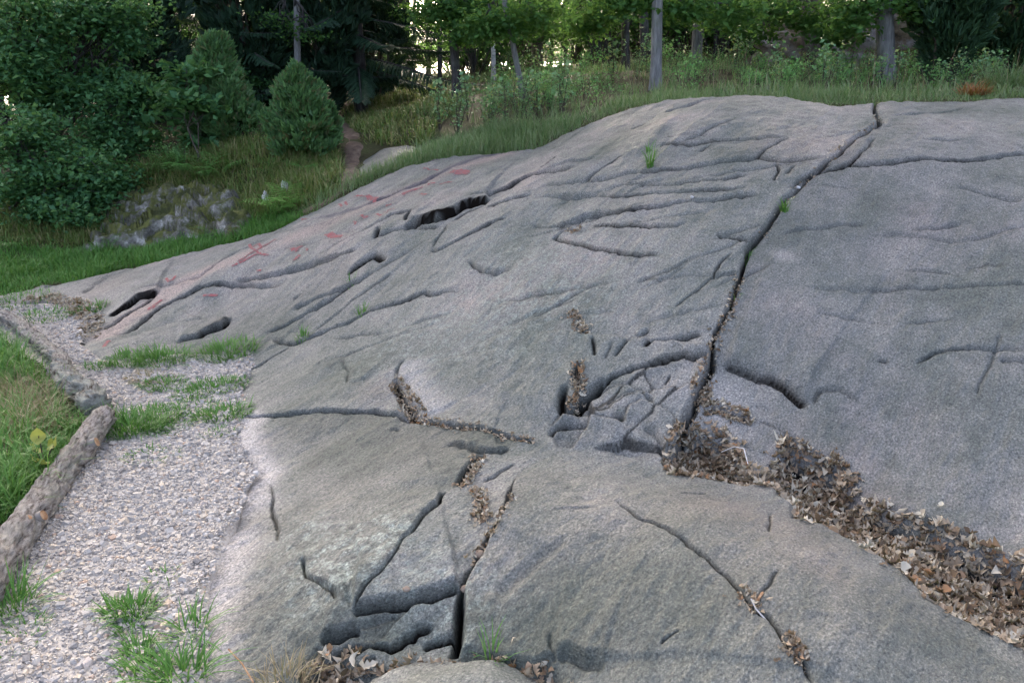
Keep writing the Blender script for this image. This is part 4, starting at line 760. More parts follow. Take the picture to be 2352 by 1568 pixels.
RIM = P2((720,484),(800,438),(880,403),(960,378),(1080,361),(1225,342),(1270,320),(1330,292),(1330,268),(1230,290),(1120,300),(1000,335),(950,360),(880,385),(800,420),(740,458),(700,480))
grass_field('rim_grass', 'soft grass fringe along the left crest of the slab', RIM, 13000, (.05, .24), (.003, .006), G_MEAD, (.05, 1.0), (.1, .6), clump=.09)
MEADOW = P2((1330,282),(1400,252),(1490,229),(1600,219),(1700,216),(1800,220),(1900,226),(2060,224),(2150,218),(2352,216)) + [(6.5, 7.6), (9, 12), (8, 19), (3, 20), (-3, 20), (-3.2, 14)] + P2((1000,270),(1200,280))
grass_field('meadow_grass', 'tall mixed meadow grass behind the crest of the rock', MEADOW, 26000, (.07, .20), (.006, .012), G_MEAD, (.05, .6), (.1, .5), clump=.10)
CREST = P2((1330,292),(1400,263),(1490,238),(1600,228),(1700,225),(1800,229),(1900,237),(2060,234),(2150,229),(2352,226)) + [(6.4, 7.5), (6.4, 8.1)] + P2((2352,203),(2150,205),(2000,208),(1850,208),(1700,205),(1550,210),(1450,228),(1340,265))
grass_field('crest_grass', 'fine short grass right along the crest of the rock', CREST, 13000, (.03, .15), (.003, .006), G_MEAD, (.1, 1.1), (.1, .6), clump=.08)
grass_field('dry_grass', 'straw-coloured seed stalks standing in the meadow', MEADOW, 1300, (.25, .5), (.003, .005), G_DRY, (.02, .35), (.05, .3))
# tufts growing in the gravel and in cracks
def tuft(u_, v_, n, h, spread, label, mat=None, name='grass_tuft', w=(.004, .007), zf=None, lean=(.2, 1.25), zdrop=.0):
    p = onto([(u_, v_)])[0]; a = R.random(n) * 6.283; r = spread * np.sqrt(R.random(n)); qx = p[0] + r * np.cos(a); qy = p[1] + r * np.sin(a) * (1 if spread < .07 else .75); kp = vnoise(qx * 12 + u_, qy * 12) > -1.1; qx = qx[kp]; qy = qy[kp]; a = a[kp]; r = r[kp]; n = len(a)
    z = (zf or (lambda a_, b_: baseq(a_, b_)))(qx, qy); z0 = float(z.mean()); az = a + R.standard_normal(n) * .7
    V, F = blades(np.c_[qx - p[0], qy - p[1], z - z0 - zdrop], rnd(n, h * .4, h * 1.2) * (1 + .4 * vnoise(qx * 14, qy * 14)), rnd(n, *w), az, rnd(n, *lean) * (.55 + .45 * r / spread), rnd(n, .1, .5))
    o = obj(name, mk_mesh(name, V, F, mat or G_LUSH), loc=(p[0], p[1], z0)); return tag(o, label, 'grass tuft', 'grass tufts growing in gravel and cracks')
HT = .8
for u_, v_, n, h, s_, lb in ((305,1410,230,.10,.075,'bright round grass tuft in the foreground gravel'), (300,1448,60,.06,.05,'small grass ring in front of the round tuft'), (325,1500,170,.07,.05,'short dense tuft low in the foreground gravel'), (330,1545,60,.09,.06,'sparse tuft at the bottom of the gravel'),
    (30,1395,120,.13,.08,'grass tuft against the near end of the log'), (375,1330,60,.06,.05,'tiny tuft in the gravel left of the rock edge'), (440,1455,50,.13,.05,'thin tuft where gravel meets the rock'), (420,1560,120,.17,.08,'tall tuft at the foot of the rock, bottom edge'),
    (350,1050,209,.05,0.13,'low grass patch in the middle of the gravel'), (300,985,494,.13,0.17,'broad grass clump beside the sawn log end'), (340,960,342,.07,0.20,'low grass right of the sawn log end'), (385,985,228,.05,0.14,'thin patch between the log and the rock'), (420,945,304,.06,0.19,'flat patch in the upper gravel'), (515,955,342,.09,0.14,'clump at the mouth of the horizontal crack'),
    (500,890,380,.07,0.17,'green patch near the rock edge above the crack'), (375,885,304,.06,0.14,'patch right of the bare pale spot'), (375,830,456,.15,0.16,'bushy clump under the rock foot'), (300,828,304,.09,0.17,'low clump at the left rock foot'), (520,812,494,.11,0.20,'wide clump at the corner of the rock foot'),
    (455,905,228,.05,0.14,'patch of short grass in mid gravel'), (500,1000,114,.05,0.09,'small tuft by the pale rock edge'), (95,728,380,.06,0.23,'green patch in the far gravel'), (40,690,456,.07,0.32,'grass at the far end of the gravel'), (205,712,266,.08,0.14,'grass under the rounded rock tongue'), (230,842,114,.05,0.09,'tiny patch left of the clumps'), (60,1440,76,.05,0.07,'small sprig in the lower left gravel'), (40,1490,57,.04,0.06,'tiny sprig at lower left')):
    tuft(u_, v_, n, h * (HT if v_ < 1100 else 1), s_, lb)
for u_, v_, n, h, s_, lb in ((1492,393,40,.20,.025,'tall tuft growing from a crack high on the slab'), (1488,355,14,.10,.015,'thin tuft just above the tall one'), (1800,490,30,.10,.02,'tuft in the upper part of the long crack'), (1716,585,36,.10,.02,'tuft in the middle of the long crack'), (1687,685,20,.09,.015,'tuft in the lower part of the long crack'), (832,722,36,.08,.03,'tuft in the slanting crack of the left slab'), (693,772,60,.08,.04,'tuft lower in the slanting crack'), (808,645,24,.06,.03,'small tuft in the upper slanting crack'), (1130,1525,24,.12,.02,'few green blades at the foot of the lower slab'), (950,1545,16,.06,.02,'tiny green sprout among the bottom leaves'), (1418,985,90,.025,.025,'green moss cushion in the pit of the broken block')):
    tuft(u_, v_, n, h, s_, lb, zf=rockz, lean=(.05, .6), zdrop=.015)
tuft(660, 1575, 120, .10, .09, 'dry straw tuft at the bottom edge beside the leaves', G_DRY, 'dry_tuft', (.002, .004)); tuft(350, 868, 200, .07, .14, 'flattened straw patch in the upper gravel', G_DRY, 'dry_tuft', (.003, .005), lean=(.8, 1.4))
tuft(2235, 218, 220, .14, .13, 'rust-red dead plant on the crest at right', L_RUST, 'dead_plant', (.006, .012)); tuft(2310, 200, 500, .30, .22, 'dense grey-green grass tussock at the right end of the crest', G_MEAD, 'grass_tussock', (.003, .006)); tuft(1920, 226, 260, .12, .14, 'green tussock hanging over the crest', G_MEAD, 'grass_tussock', (.003, .006))
# ferns
def frond(L, mat_n=13):
    parts = []; t = np.linspace(0, 1, mat_n + 1); y_ = L * t; z_ = L * (.9 * t - .75 * t * t)
    V = []; F = []
    for k in range(1, mat_n + 1):
        w_ = L * .26 * math.sin(math.pi * min(1, (t[k] * .92 + .06))) ** .8 + .004; dy = L / mat_n * .9
        for s_ in (-1, 1):
            b = len(V); V += [(0, y_[k] - dy * .3, z_[k]), (s_ * w_ * .5, y_[k] + dy * .05, z_[k] + .01), (s_ * w_, y_[k] + dy * .6, z_[k] - w_ * .15), (s_ * w_ * .45, y_[k] + dy * .55, z_[k])]; F.append([b, b + 1, b + 2, b + 3])
    return np.array(V), np.array(F)
FR = {L_FERN.name: mk_mesh('frond', *frond(1.0), L_FERN), L_FERND.name: mk_mesh('frond', *frond(1.0), L_FERND)}
def fern(u_, v_, n, L, label, mat, y=None):
    p = onto([(u_, v_)])[0] if y is None else place(u_, y); root = empty('fern', tuple(p)); tag(root, label, 'fern', 'ferns on the bank')
    for k in range(n):
        o = obj('frond', FR[mat.name], root); s_ = L * random.uniform(.7, 1.1); o.scale = (s_, s_, s_); o.rotation_euler = (random.uniform(.0, .6), random.uniform(-.2, .2), 6.283 * k / n + random.uniform(-.3, .3))
fern(645, 490, 12, .38, 'bright green fern on the bank beside the white stones', L_FERN); fern(665, 478, 10, .32, 'bright green fern half hidden by the larger one', L_FERN)
for u_, v_, lb in ((300,425,'leftmost fern above the mossy outcrop'), (345,410,'second fern from the left above the outcrop'), (390,400,'middle fern of the row above the outcrop'), (430,395,'fern above the outcrop below the sapling'), (470,408,'fern right of the middle of the row'), (505,412,'rightmost fern of the row above the outcrop')): fern(u_, v_, 9, .40, lb, L_FERND)
fern(490, 545, 6, .22, 'dark fern at the right foot of the outcrop', L_FERND); fern(250, 575, 6, .2, 'small fern at the left foot of the outcrop', L_FERND); fern(700, 395, 7, .25, 'fern on the bank below the rounded juniper', L_FERND); fern(30, 575, 7, .25, 'fern at the left picture edge by the grass strip', L_FERND); fern(620, 400, 6, .24, 'dark fern in the middle of the bank', L_FERND)
# broad yellowing leaves by the log
p = at_z(105, 1075, .03); root = empty('broad_leaved_plant', tuple(p)); tag(root, 'plant with broad yellowing leaves leaning on the log', 'plant'); Vl, Fl = oak_leaf((.5, .4, 1.0), False); BL = mk_mesh('leaf', Vl * [1.5, 1, 1], Fl, L_YEL, True)
for dx, dy, dz, rx, rz, s_ in ((0, 0, .16, 1.2, .3, .075), (-.05, .02, .08, .9, 1.9, .07), (.07, 0, .12, 1.0, -1.2, .075), (.02, -.05, .05, .8, 2.8, .07), (.03, .04, .1, 1.2, -.4, .06), (-.03, -.03, .06, 1.0, 2.2, .06)):
    o = obj('leaf', BL, root, (dx, dy, dz)); o.rotation_euler = (rx, 0, rz); o.scale = (s_, s_, s_)
V, F = merge([tube(curve((0, 0, 0), (dx, dy, dz), .02), .003, 5) for dx, dy, dz in ((0, 0, .16), (-.05, .02, .08), (.07, 0, .12), (.02, -.05, .05))]); obj('stem', mk_mesh('stem', V, F, B_TWIG), root)
V, F = merge([tube(on_rock([(527,1505),(560,1545),(585,1590)]) + [0, 0, .05], .0025, 5)]); tag(obj('dry_stalk', mk_mesh('dry_stalk', V, F, M_CUT)), 'single straw-coloured stalk lying across the lower left rock', 'stalk')
pp = on_rock(Z('h',(1740,880),(1830,950),(1900,1010),(1935,1100))) + [0, 0, .07]; V, F = tube(pp, .0022, 5); tag(obj('dry_stalk', mk_mesh('dry_stalk', V, F, M_WHITE)), 'pale straw lying on the leaves under the broken block', 'stalk')
pp = on_rock(Z('g',(1440,960),(1480,1010),(1560,1075))) + [0, 0, .008]; V, F = tube(pp, .0025, 5); tag(obj('twig', mk_mesh('twig', V, F, M_WHITE)), 'pale twig in the diagonal crack of the lower slab', 'twig')
pp = on_rock(Z('g',(1530,905),(1500,960),(1470,1010))) + [0, 0, .01]; V, F = tube(pp, .004, 5); tag(obj('twig', mk_mesh('twig', V, F, M_CUT)), 'brown forked twig in the diagonal crack', 'twig')

V, F = lumpy(50, 80, 1.5, 1.0, .62, .22, 2.2, 11.3); M_HILL = rough_mat('dry_rocky_slope', [(.32, (.10, .085, .06)), (.45, (.22, .17, .11)), (.55, (.30, .27, .25)), (.68, (.46, .43, .41))], 3.5, bump=.8, bscale=20, bdist=.05)
p = place(1930, 14.5); tag(obj('hillside_outcrop', mk_mesh('hillside_outcrop', V, F, M_HILL, True), loc=(p[0], p[1], p[2] + .22)), 'pale rocky hump with dry grass between the right-hand trunks', 'rock')

# ------------------------------------------------------------------ wood: leaves, shrubs, conifers, trees
def leaf_cards(c, nrm_up, size, aspect=.62):
    """pointed leaves folded along the midrib; c: centres"""
    n = len(c); a = R.random(n) * 6.283; tl = rnd(n, -.5, .5) + nrm_up * R.standard_normal(n); d = np.stack([np.cos(a) * np.cos(tl), np.sin(a) * np.cos(tl), np.sin(tl) - .25], -1); d = unit(d)
    s = unit(np.cross(d, unit(np.array([0, 0, 1.]) + .55 * R.standard_normal((n, 3))))); nn = np.cross(s, d)
    L = size[:, None]; w = L * aspect * .5; fold = nn * w * .35
    V = np.stack([c - d * L * .5, c - d * L * .05 + s * w + fold, c + d * L * .5, c - d * L * .05 - s * w + fold], 1).reshape(-1, 3)
    o = (np.arange(n) * 4)[:, None]; return V, o + [[0, 1, 2, 3]]
def fill(c, r, n):
    q = R.standard_normal((n, 3)); q = unit(q) * (R.random(n) ** .4)[:, None]; return np.asarray(c) + q * np.asarray(r)
def foliage(ells, nclump, per, cr, size, up=.35):
    """ells: list of (centre, radii, weight)"""
    w = np.array([e[2] for e in ells], float); w /= w.sum(); C = []
    for (c, r, _), k in zip(ells, np.maximum(1, (w * nclump).astype(int))): C.append(fill(c, r, k))
    C = np.concatenate(C); P_ = np.repeat(C, per, 0) + R.standard_normal((len(C) * per, 3)) * np.array([cr, cr, cr * .38])
    return C, leaf_cards(P_, up, rnd(len(P_), size * .6, size * 1.25))
def px_ell(u_, v_, y, ru, rv, w=1): 
    k = y / FPX; return (at_y(u_, v_, y), (ru * k, max(ru, rv) * k * .75, rv * k), w)
def shrub(name, label, ub, y, ells, nclump, per, cr, size, mat, bark_, r0=.02, nst=3, group=None, twigs=26, cat='shrub'):
    p = place(ub, y); root = empty(name, tuple(p)); tag(root, label, cat, group)
    E_ = [(np.asarray(e[0]) - p, e[1], e[2]) for e in ells]; C, (V, F) = foliage(E_, nclump, per, cr, size); obj('foliage', mk_mesh('foliage', V, F, mat), root)
    for k in range(nst):
        e = E_[k % len(E_)]; tip = np.asarray(e[0]) + np.array([0, 0, e[1][2] * .6]); b = np.array([random.uniform(-.12, .12), random.uniform(-.12, .12), -.03])
        pts = curve(b, tip, .0, 9, .10); V, F = tube(pts, np.linspace(r0, r0 * .3, 9), 7, .1); st = obj('stem', mk_mesh('stem', V, F, bark_, True), root)
        near_ = C[np.argsort(np.linalg.norm(C - tip, axis=1))][:twigs * 3][::3]
        if len(near_):
            V, F = merge([tube(curve(pts[random.randint(3, 8)], q, .03, 5, .05), np.linspace(r0 * .35, r0 * .08, 5), 4, 0, False) for q in near_]); obj('twig', mk_mesh('twig', V, F, bark_), st)
    return root
# left-hand thicket
shrub('hazel_tree', 'tall leafy hazel spreading over the upper left corner', 60, 9.6, [px_ell(60,40,9.4,150,70,2), px_ell(230,25,9.8,110,45,1.5), px_ell(40,150,9.0,90,60,1.3), px_ell(120,215,9.3,90,45,1), px_ell(150,110,10.2,60,40,.5), px_ell(300,80,9.8,40,50,.45), px_ell(255,190,9.8,70,35,.7)], 330, 42, .13, .075, L_HAZEL, B_DARK, .03, 6)
shrub('leafy_bush', 'dense low leafy bush at the left picture edge', 60, 8.2, [px_ell(50,320,8.2,110,70,1.3), px_ell(60,440,8.0,90,70,1.2), px_ell(190,400,8.1,100,60,1.2), px_ell(150,490,7.9,90,45,.7), px_ell(260,430,8.2,50,50,.5)], 230, 42, .11, .065, L_HAZEL, B_DARK, .02, 4)
shrub('leafy_bush', 'leafy bush between the left hazel and the junipers', 280, 9.2, [px_ell(280,250,9.2,75,55,1), px_ell(330,210,9.4,50,40,.7), px_ell(230,320,9.0,70,50,.8), px_ell(310,330,9.1,40,40,.4)], 130, 40, .11, .065, L_HAZEL, B_DARK, .02, 3)
shrub('maple_sapling', 'slender sapling with broad leaves in front of the junipers', 438, 8.6, [px_ell(430,170,8.9,55,22,.8), px_ell(440,215,8.9,75,22,1), px_ell(420,260,8.9,80,18,.8), px_ell(470,245,8.8,45,18,.5), px_ell(380,305,8.9,40,12,.3), px_ell(450,320,8.9,35,12,.25)], 46, 20, .10, .11, L_HAZEL, B_TWIG, .010, 2)
# junipers and other needle bushes
def juniper(label, ub, y, h, w, lean, n, mat, sprig=.10, seed=0, name='juniper', skirt=.25, dome=False):
    p = place(ub, y); root = empty(name, tuple(p)); tag(root, label, 'juniper'); nc = max(60, n // 60); tc_ = R.random(nc) ** .8; ac = R.random(nc) * 6.283; kc = R.integers(0, nc, n); qq = R.random(n); t = np.clip(tc_[kc] + R.standard_normal(n) * .022 + .10 * qq - .03, 0, 1.04); a = ac[kc] + R.standard_normal(n) * .10
    prof = np.sin(np.pi * np.clip(.12 + .86 * (1 - t), 0, 1)) ** .75 * (.55 + .45 * (1 - t)) * (1 + .26 * vnoise(a * 1.6 + seed, t * 6 + seed) + .16 * vnoise(a * 5 + seed, t * 14))
    if dome: prof = np.clip(1 - np.clip(t, 0, .99) ** 3.2, 0, 1) ** .5 * (.86 + .16 * np.sin(np.pi * np.clip(t + .15, 0, 1))) * (1 + .30 * vnoise(a * 1.9 + seed, t * 5 + seed) + .18 * vnoise(a * 6 + seed, t * 15))
    r = w * prof * (.66 + .48 * R.random(nc)[kc] + .10 * (qq - .5) - .45 * R.random(n) ** 3); c = np.stack([r * np.cos(a) + lean[0] * t * h, r * np.sin(a) + lean[1] * t * h, t * h * (1 + .05 * vnoise(a * 2, t * 3 + seed))], -1)
    d = unit(np.stack([np.cos(a) * .7, np.sin(a) * .7, .75 + .5 * t], -1) + .40 * R.standard_normal((n, 3))); L = rnd(n, sprig * .6, sprig * 1.3)[:, None]; s = unit(np.cross(d, R.standard_normal((n, 3)))); s2 = np.cross(d, s); w_ = L * .12
    V = np.stack([c - s * w_, c + s * w_, c + d * L * .55 + s * w_ * 1.1, c + d * L, c + d * L * .55 - s * w_ * 1.1, c + d * L * .4 + s2 * w_ * 2, c + d * L * .4 - s2 * w_ * 2], 1).reshape(-1, 3); o = (np.arange(n) * 7)[:, None]
    F = [np.concatenate([o + [[0, 1, 2, 4]]]), np.concatenate([o + [[4, 2, 3]], o + [[0, 5, 3]], o + [[1, 3, 6]]])]
    obj('foliage', mk_mesh('foliage', V, F, mat), root)
    V, F = merge([tube(curve((random.uniform(-.1, .1), random.uniform(-.1, .1), -.05), (lean[0] * h * .8 + random.uniform(-w, w) * .5, lean[1] * h * .8 + random.uniform(-w, w) * .5, h * random.uniform(.6, .9)), 0, 7, .06), np.linspace(.035, .008, 7), 6) for _ in range(6)])
    obj('stem', mk_mesh('stem', V, F, B_TWIG, True), root); return root
juniper('rounded bright juniper bush in front of the pale grey trunk', 692, 8.55, .80, .29, (.03, 0), 15000, L_JUN, .085, 1, dome=True)
juniper('tall pointed juniper leaning behind the slender sapling', 478, 9.5, 1.08, .38, (.20, 0), 13000, L_JUN, .10, 5)
juniper('broad low juniper behind the sapling', 535, 9.2, .62, .36, (0, 0), 5500, L_JUN, .09, 9)
juniper('small dark juniper sprawling right of the rounded one', 752, 8.8, .42, .18, (.05, 0), 3500, L_JUN, .08, 12)
for u_, y, h_, w_, sd_, lb in ((590, 12.4, 3.0, .75, 21, 'dark young spruce between the two bright junipers'), (745, 12.8, 3.2, .85, 22, 'dark young spruce behind the pale grey trunk'), (860, 15.5, 3.4, .9, 23, 'dark young spruce right of the path end'), (350, 11.6, 2.6, .7, 24, 'dark young spruce left of the tall juniper')):
    juniper(lb, u_, y, h_, w_, (0, 0), 6000, L_SPR, .16, sd_, 'young_spruce')
juniper('dark shaggy juniper at the upper right', 2160, 9.8, 2.6, .62, (0, 0), 9000, L_JUND, .12, 3, skirt=.1)
juniper('dark juniper in the upper right corner', 2310, 10.6, 3.0, .70, (-.05, 0), 9000, L_JUND, .12, 7)
# spruces with drooping boughs
def bough(L, droop, width):
    n = int(L / .075); t = np.linspace(.12, 1, n); P_ = np.stack([t * 0, t * L, -droop * t ** 1.6 * L + .18 * L * t * t * t], -1); parts = []
    for k in range(n):
        wl_ = width * (1 - t[k] ** 1.5 * .8) * random.uniform(.6, 1.1)
        for s_ in (-1, 1):
            m = 5; q = np.linspace(0, 1, m)[:, None]; d = np.array([s_ * .8, .55, -.1]); path = P_[k] + q * d * wl_ + np.array([0, 0, -1.]) * (q ** 2) * wl_ * random.uniform(.25, .75)
            sd_ = unit(np.cross(unit(d), [0, 0, 1.])) * .024; tp = (1 - q ** 2 * .9)
            V = np.stack([path - sd_ * tp, path + sd_ * tp], 1).reshape(-1, 3); i = np.arange(m - 1)[:, None] * 2; parts.append((V, i + [[0, 1, 3, 2]]))
            for j in range(1, m - 1):
                for s2 in (-1, 1):
                    b = path[j]; e = b + np.array([s_ * .4 + s2 * .3, .8 * s2 * .5 + .3, -.55]) * wl_ * .42 * random.uniform(.5, 1.1); w2 = np.array([.018, .006, 0])
                    parts.append((np.array([b - w2, b + w2, (b + e) / 2 + w2, e, (b + e) / 2 - w2]), np.array([[0, 1, 2, 4]]))); parts[-1] = (parts[-1][0], [parts[-1][1], np.array([[4, 2, 3]])])
    V, F = merge(parts); T = tube(P_, np.linspace(.022, .004, n), 5); return (V, F), T
BO = [bough(2.6, .35, .42), bough(2.1, .5, .36), bough(1.6, .3, .3)]
BOM = [(mk_mesh('needles', b[0][0], b[0][1], L_SPR), mk_mesh('bough', *b[1], B_DARK, True)) for b in BO]
def spruce(label, ub, y, h, z0, nb, rt=.11):
    p = place(ub, y); root = empty('spruce', tuple(p)); tag(root, label, 'spruce', 'dark spruces at the edge of the wood'); V, F = tube(curve((0, 0, -.1), (0, 0, h), 0, 12, .05), np.linspace(rt, .02, 12), 10, .08); obj('trunk', mk_mesh('trunk', V, F, B_DARK, True), root)
    for k in range(nb):
        f_ = (k / nb); zz_ = z0 + (h - z0) * f_ ** 1.9; j = 0 if f_ < .4 else (1 if f_ < .7 else 2); sc = (1 - f_ * .75) * random.uniform(.8, 1.15)
        b = obj('bough', BOM[j][1], root, (0, 0, zz_)); b.rotation_euler = (random.uniform(-.1, .15), 0, k * 2.4 + random.uniform(-.3, .3)); b.scale = (sc, sc, sc); nd = obj('needles', BOM[j][0], b)
for u_, y, h_, nb, lb in ((830,13.2,11,60,'dark spruce with drooping boughs right of the rounded juniper'), (640,14.2,12,60,'dark spruce behind the rounded juniper'), (540,13.0,11,56,'dark spruce behind the tall pointed juniper'), (345,13.2,11,56,'dark spruce left of the reddish pine trunk'), (740,17,12,50,'spruce in deep shade between the two nearer ones'), (130,14.0,12,50,'spruce in deep shade behind the left hazel'), (450,17,12,50,'spruce in deep shade behind the reddish pine'), (930,19,12,50,'distant spruce at the right end of the dark row')):
    spruce(lb, u_, y, h_, .7, nb)

# broad-leaved trees and pines: trunk, crown well above the picture, low boughs in view
def crown_mesh(name, mat, n, size, rx, rz, seed):
    ells = [((rx * .5 * math.cos(k * 2.4 + seed), rx * .5 * math.sin(k * 2.4 + seed), rz * (k / 9 - .5)), (rx * .55, rx * .55, rz * .22), 1) for k in range(10)]
    C, (V, F) = foliage(ells, n // 30, 30, .38, size); return mk_mesh(name, V, F, mat)
CROWN = [crown_mesh('crown', L_OAK, 3300, .24, 2.4, 5.0, 0), crown_mesh('crown', L_FAR, 3300, .26, 2.2, 5.5, 2), crown_mesh('crown', L_FAR, 2700, .24, 1.9, 6.0, 4)]
def trunk_tree(name, label, ub, y, utop, dia, bark_, h=10, crown=0, boughs=(), flare=1.35, branches=2, cb=4.2):
    p = place(ub, y); root = empty(name, tuple(p)); tag(root, label, 'tree', 'trunks of the wood behind the rock'); zt = at_y(utop, 0, y); sl = (zt[0] - p[0]) / max(.5, zt[2] - p[2]); n = 16
    zs = np.linspace(-.15, h, n); wob = .035 * np.cumsum(R.standard_normal((n, 2)), 0) * dia * 3; wob -= wob[0]
    pts = np.stack([sl * zs * np.where(zs < 3, 1, 3 / np.maximum(zs, 3)) * 1.0 + wob[:, 0], wob[:, 1], zs], -1); rr = dia / 2 * np.linspace(1, .35, n); rr[0] *= flare * 1.15; rr[1] *= 1.0
    zz_ = np.concatenate([[-.15, -.0, .12, .3], zs[zs > .6]]); px = np.interp(zz_, zs, pts[:, 0]); py = np.interp(zz_, zs, pts[:, 1]); rad_ = np.interp(zz_, zs[1:], rr[1:]) * np.where(zz_ < .25, 1 + (flare - 1) * (1 - np.clip(zz_, 0, .25) / .25), 1)
    V, F = tube(np.stack([px, py, zz_], -1), rad_, 16, .07); obj('trunk', mk_mesh('trunk', V, F, bark_, True), root)
    c = obj('crown', CROWN[crown], root, (float(pts[-1, 0]), 0, h * .62 + 1.2)); c.rotation_euler = (0, 0, random.uniform(0, 6.28)); s_ = h / 10 * random.uniform(.9, 1.1); c.scale = (s_, s_, s_ * .85)
    for ells, nc, per, cr, size, mat in boughs:
        E_ = [(np.asarray(e[0]) - p, e[1], e[2]) for e in ells]; C, (V, F) = foliage(E_, nc, per, cr, size); br = []
        for e in E_:
            z0 = min(h * .6, max(1.0, e[0][2] - .35 * abs(e[0][0]) + .5)); st = np.array([np.interp(z0, zs, pts[:, 0]), np.interp(z0, zs, pts[:, 1]), z0]); cv = curve(st, e[0], .12, 9, .10); br.append(tube(cv, np.linspace(.028, .008, 9), 6, 0, False))
            for q in C[np.argsort(np.linalg.norm(C - np.asarray(e[0]), axis=1))][:18:2]: br.append(tube(curve(cv[random.randint(3, 8)], q, .04, 5, .06), np.linspace(.009, .002, 5), 4, 0, False))
        Vb, Fb = merge(br); b = obj('branch', mk_mesh('branch', Vb, Fb, B_DARK, True), root); obj('foliage', mk_mesh('foliage', V, F, mat), b)
    return root
OB = lambda *e, n=60, per=34, cr=.15, size=.085, mat=None: (list(e), n, per, cr, size, mat or L_OAK)
trunk_tree('pine_tree', 'thin reddish pine trunk rising behind the left thicket', 400, 12.5, 394, .085, B_RED, 10, 2)
trunk_tree('aspen_tree', 'pale grey trunk rising behind the rounded juniper', 686, 11.8, 680, .10, B_GREY, 11, 1, [OB(px_ell(640,45,11.6,40,20), px_ell(700,80,11.7,40,14), n=26, per=16, size=.06)])
trunk_tree('dark_tree', 'dark trunk right of the spruce near the path end', 897, 16, 896, .12, B_DARK, 11, 1, [OB(px_ell(930,30,15.5,60,30), px_ell(860,60,15.5,50,30), n=30, size=.10)])
trunk_tree('dark_tree', 'dark upright trunk standing on the slope left of the leaning tree', 1050, 11.2, 1040, .125, B_DARK, 10, 0, [OB(px_ell(1075,70,11,55,45), px_ell(1010,30,11,60,25), px_ell(1090,20,11,60,25), n=80)])
trunk_tree('leaning_tree', 'slender tree leaning left with curved grey trunk', 1203, 9.9, 1160, .070, B_GREY, 8, 0, [OB(px_ell(1220,40,9.8,70,35), px_ell(1120,55,9.8,45,30), n=60, size=.075)])
trunk_tree('birch_tree', 'white birch trunk between the dark trunk and the leaning tree', 1134, 15, 1131, .085, B_BIRCH, 10, 2)
trunk_tree('pine_tree', 'broad distant pine trunk beside the bright gap', 1232, 19, 1236, .27, B_PINE, 13, 2, [OB(px_ell(1260,20,18.5,90,30), n=40, size=.12, mat=L_FAR)])
trunk_tree('dark_tree', 'left trunk of the group of three at the crest', 1436, 12, 1434, .115, B_DARK, 10, 0, [OB(px_ell(1390,25,11.5,55,28), px_ell(1350,60,11.8,40,24), n=46)])
trunk_tree('dark_tree', 'middle trunk of the group of three at the crest', 1482, 12.6, 1478, .14, B_DARK, 11, 1)
trunk_tree('grey_tree', 'lichen-grey trunk nearest the crest, right of the group of three', 1505, 9.2, 1507, .125, B_GREY, 9, 0, [OB(px_ell(1560,22,9.4,55,24), px_ell(1680,35,9.8,60,30), px_ell(1440,6,9.4,45,14), n=70)])
trunk_tree('pine_tree', 'pale trunk flaring at its base right of the group of three', 1598, 14, 1606, .19, B_GREY, 12, 2, [OB(px_ell(1620,20,13,60,25), n=30)], flare=1.5)
trunk_tree('pine_tree', 'thick rough pine trunk in the right half', 1862, 13.2, 1864, .32, B_PINE, 13, 2, [OB(px_ell(1850,50,11.5,45,16), px_ell(1770,25,11.5,70,24), px_ell(1930,40,11.2,50,28), px_ell(1915,85,11,30,12), px_ell(1720,70,12,45,24), n=90)])
trunk_tree('grey_tree', 'rough grey trunk right of the thick pine', 2036, 9.9, 2030, .205, B_GREY, 11, 0, [OB(px_ell(1975,15,9.8,45,18), px_ell(1950,60,9.8,30,16), px_ell(2085,14,9.8,40,20), n=40)], flare=1.15)
for u_, y, d, bk, lb in ((785,22,.13,B_DARK,'thin far trunk above the trodden path'), (952,20,.09,B_BIRCH,'far pale birch left of the dark upright trunk'), (985,22,.14,B_GREY,'far grey trunk in the bright gap'), (1098,21,.13,B_DARK,'far trunk right of the dark upright trunk'), (1330,22,.16,B_DARK,'far dark trunk right of the bright gap'), (1562,24,.16,B_GREY,'far grey trunk right of the group of three'), (1768,20,.13,B_PINE,'far trunk left of the thick pine'), (2240,15,.2,B_DARK,'dark trunk among the right-hand junipers'), (930,25,.15,B_DARK,'far dark trunk beside the pale birch'), (1300,27,.12,B_DARK,'thin far trunk in the right bright gap'), (240,17,.12,B_DARK,'dark trunk in the left bright gap'), (190,18,.14,B_DARK,'dark trunk left of the left bright gap'), (1645,17,.12,B_DARK,'dark trunk right of the pale flaring one'), (1700,23,.18,B_GREY,'far grey trunk in the right middle'), (1390,18,.11,B_DARK,'thin dark trunk left of the group of three'), (1265,24,.10,B_DARK,'thin dark trunk standing in the right bright gap'), (1010,15,.09,B_DARK,'thin dark trunk left of the dark upright one'), (1930,18,.16,B_DARK,'dark trunk right of the thick pine'), (2120,13,.12,B_DARK,'dark trunk left of the right-hand junipers')):
    trunk_tree('far_tree', lb, u_, y, u_ + random.uniform(-6, 6), d, bk, 12, random.choice((1, 2)))
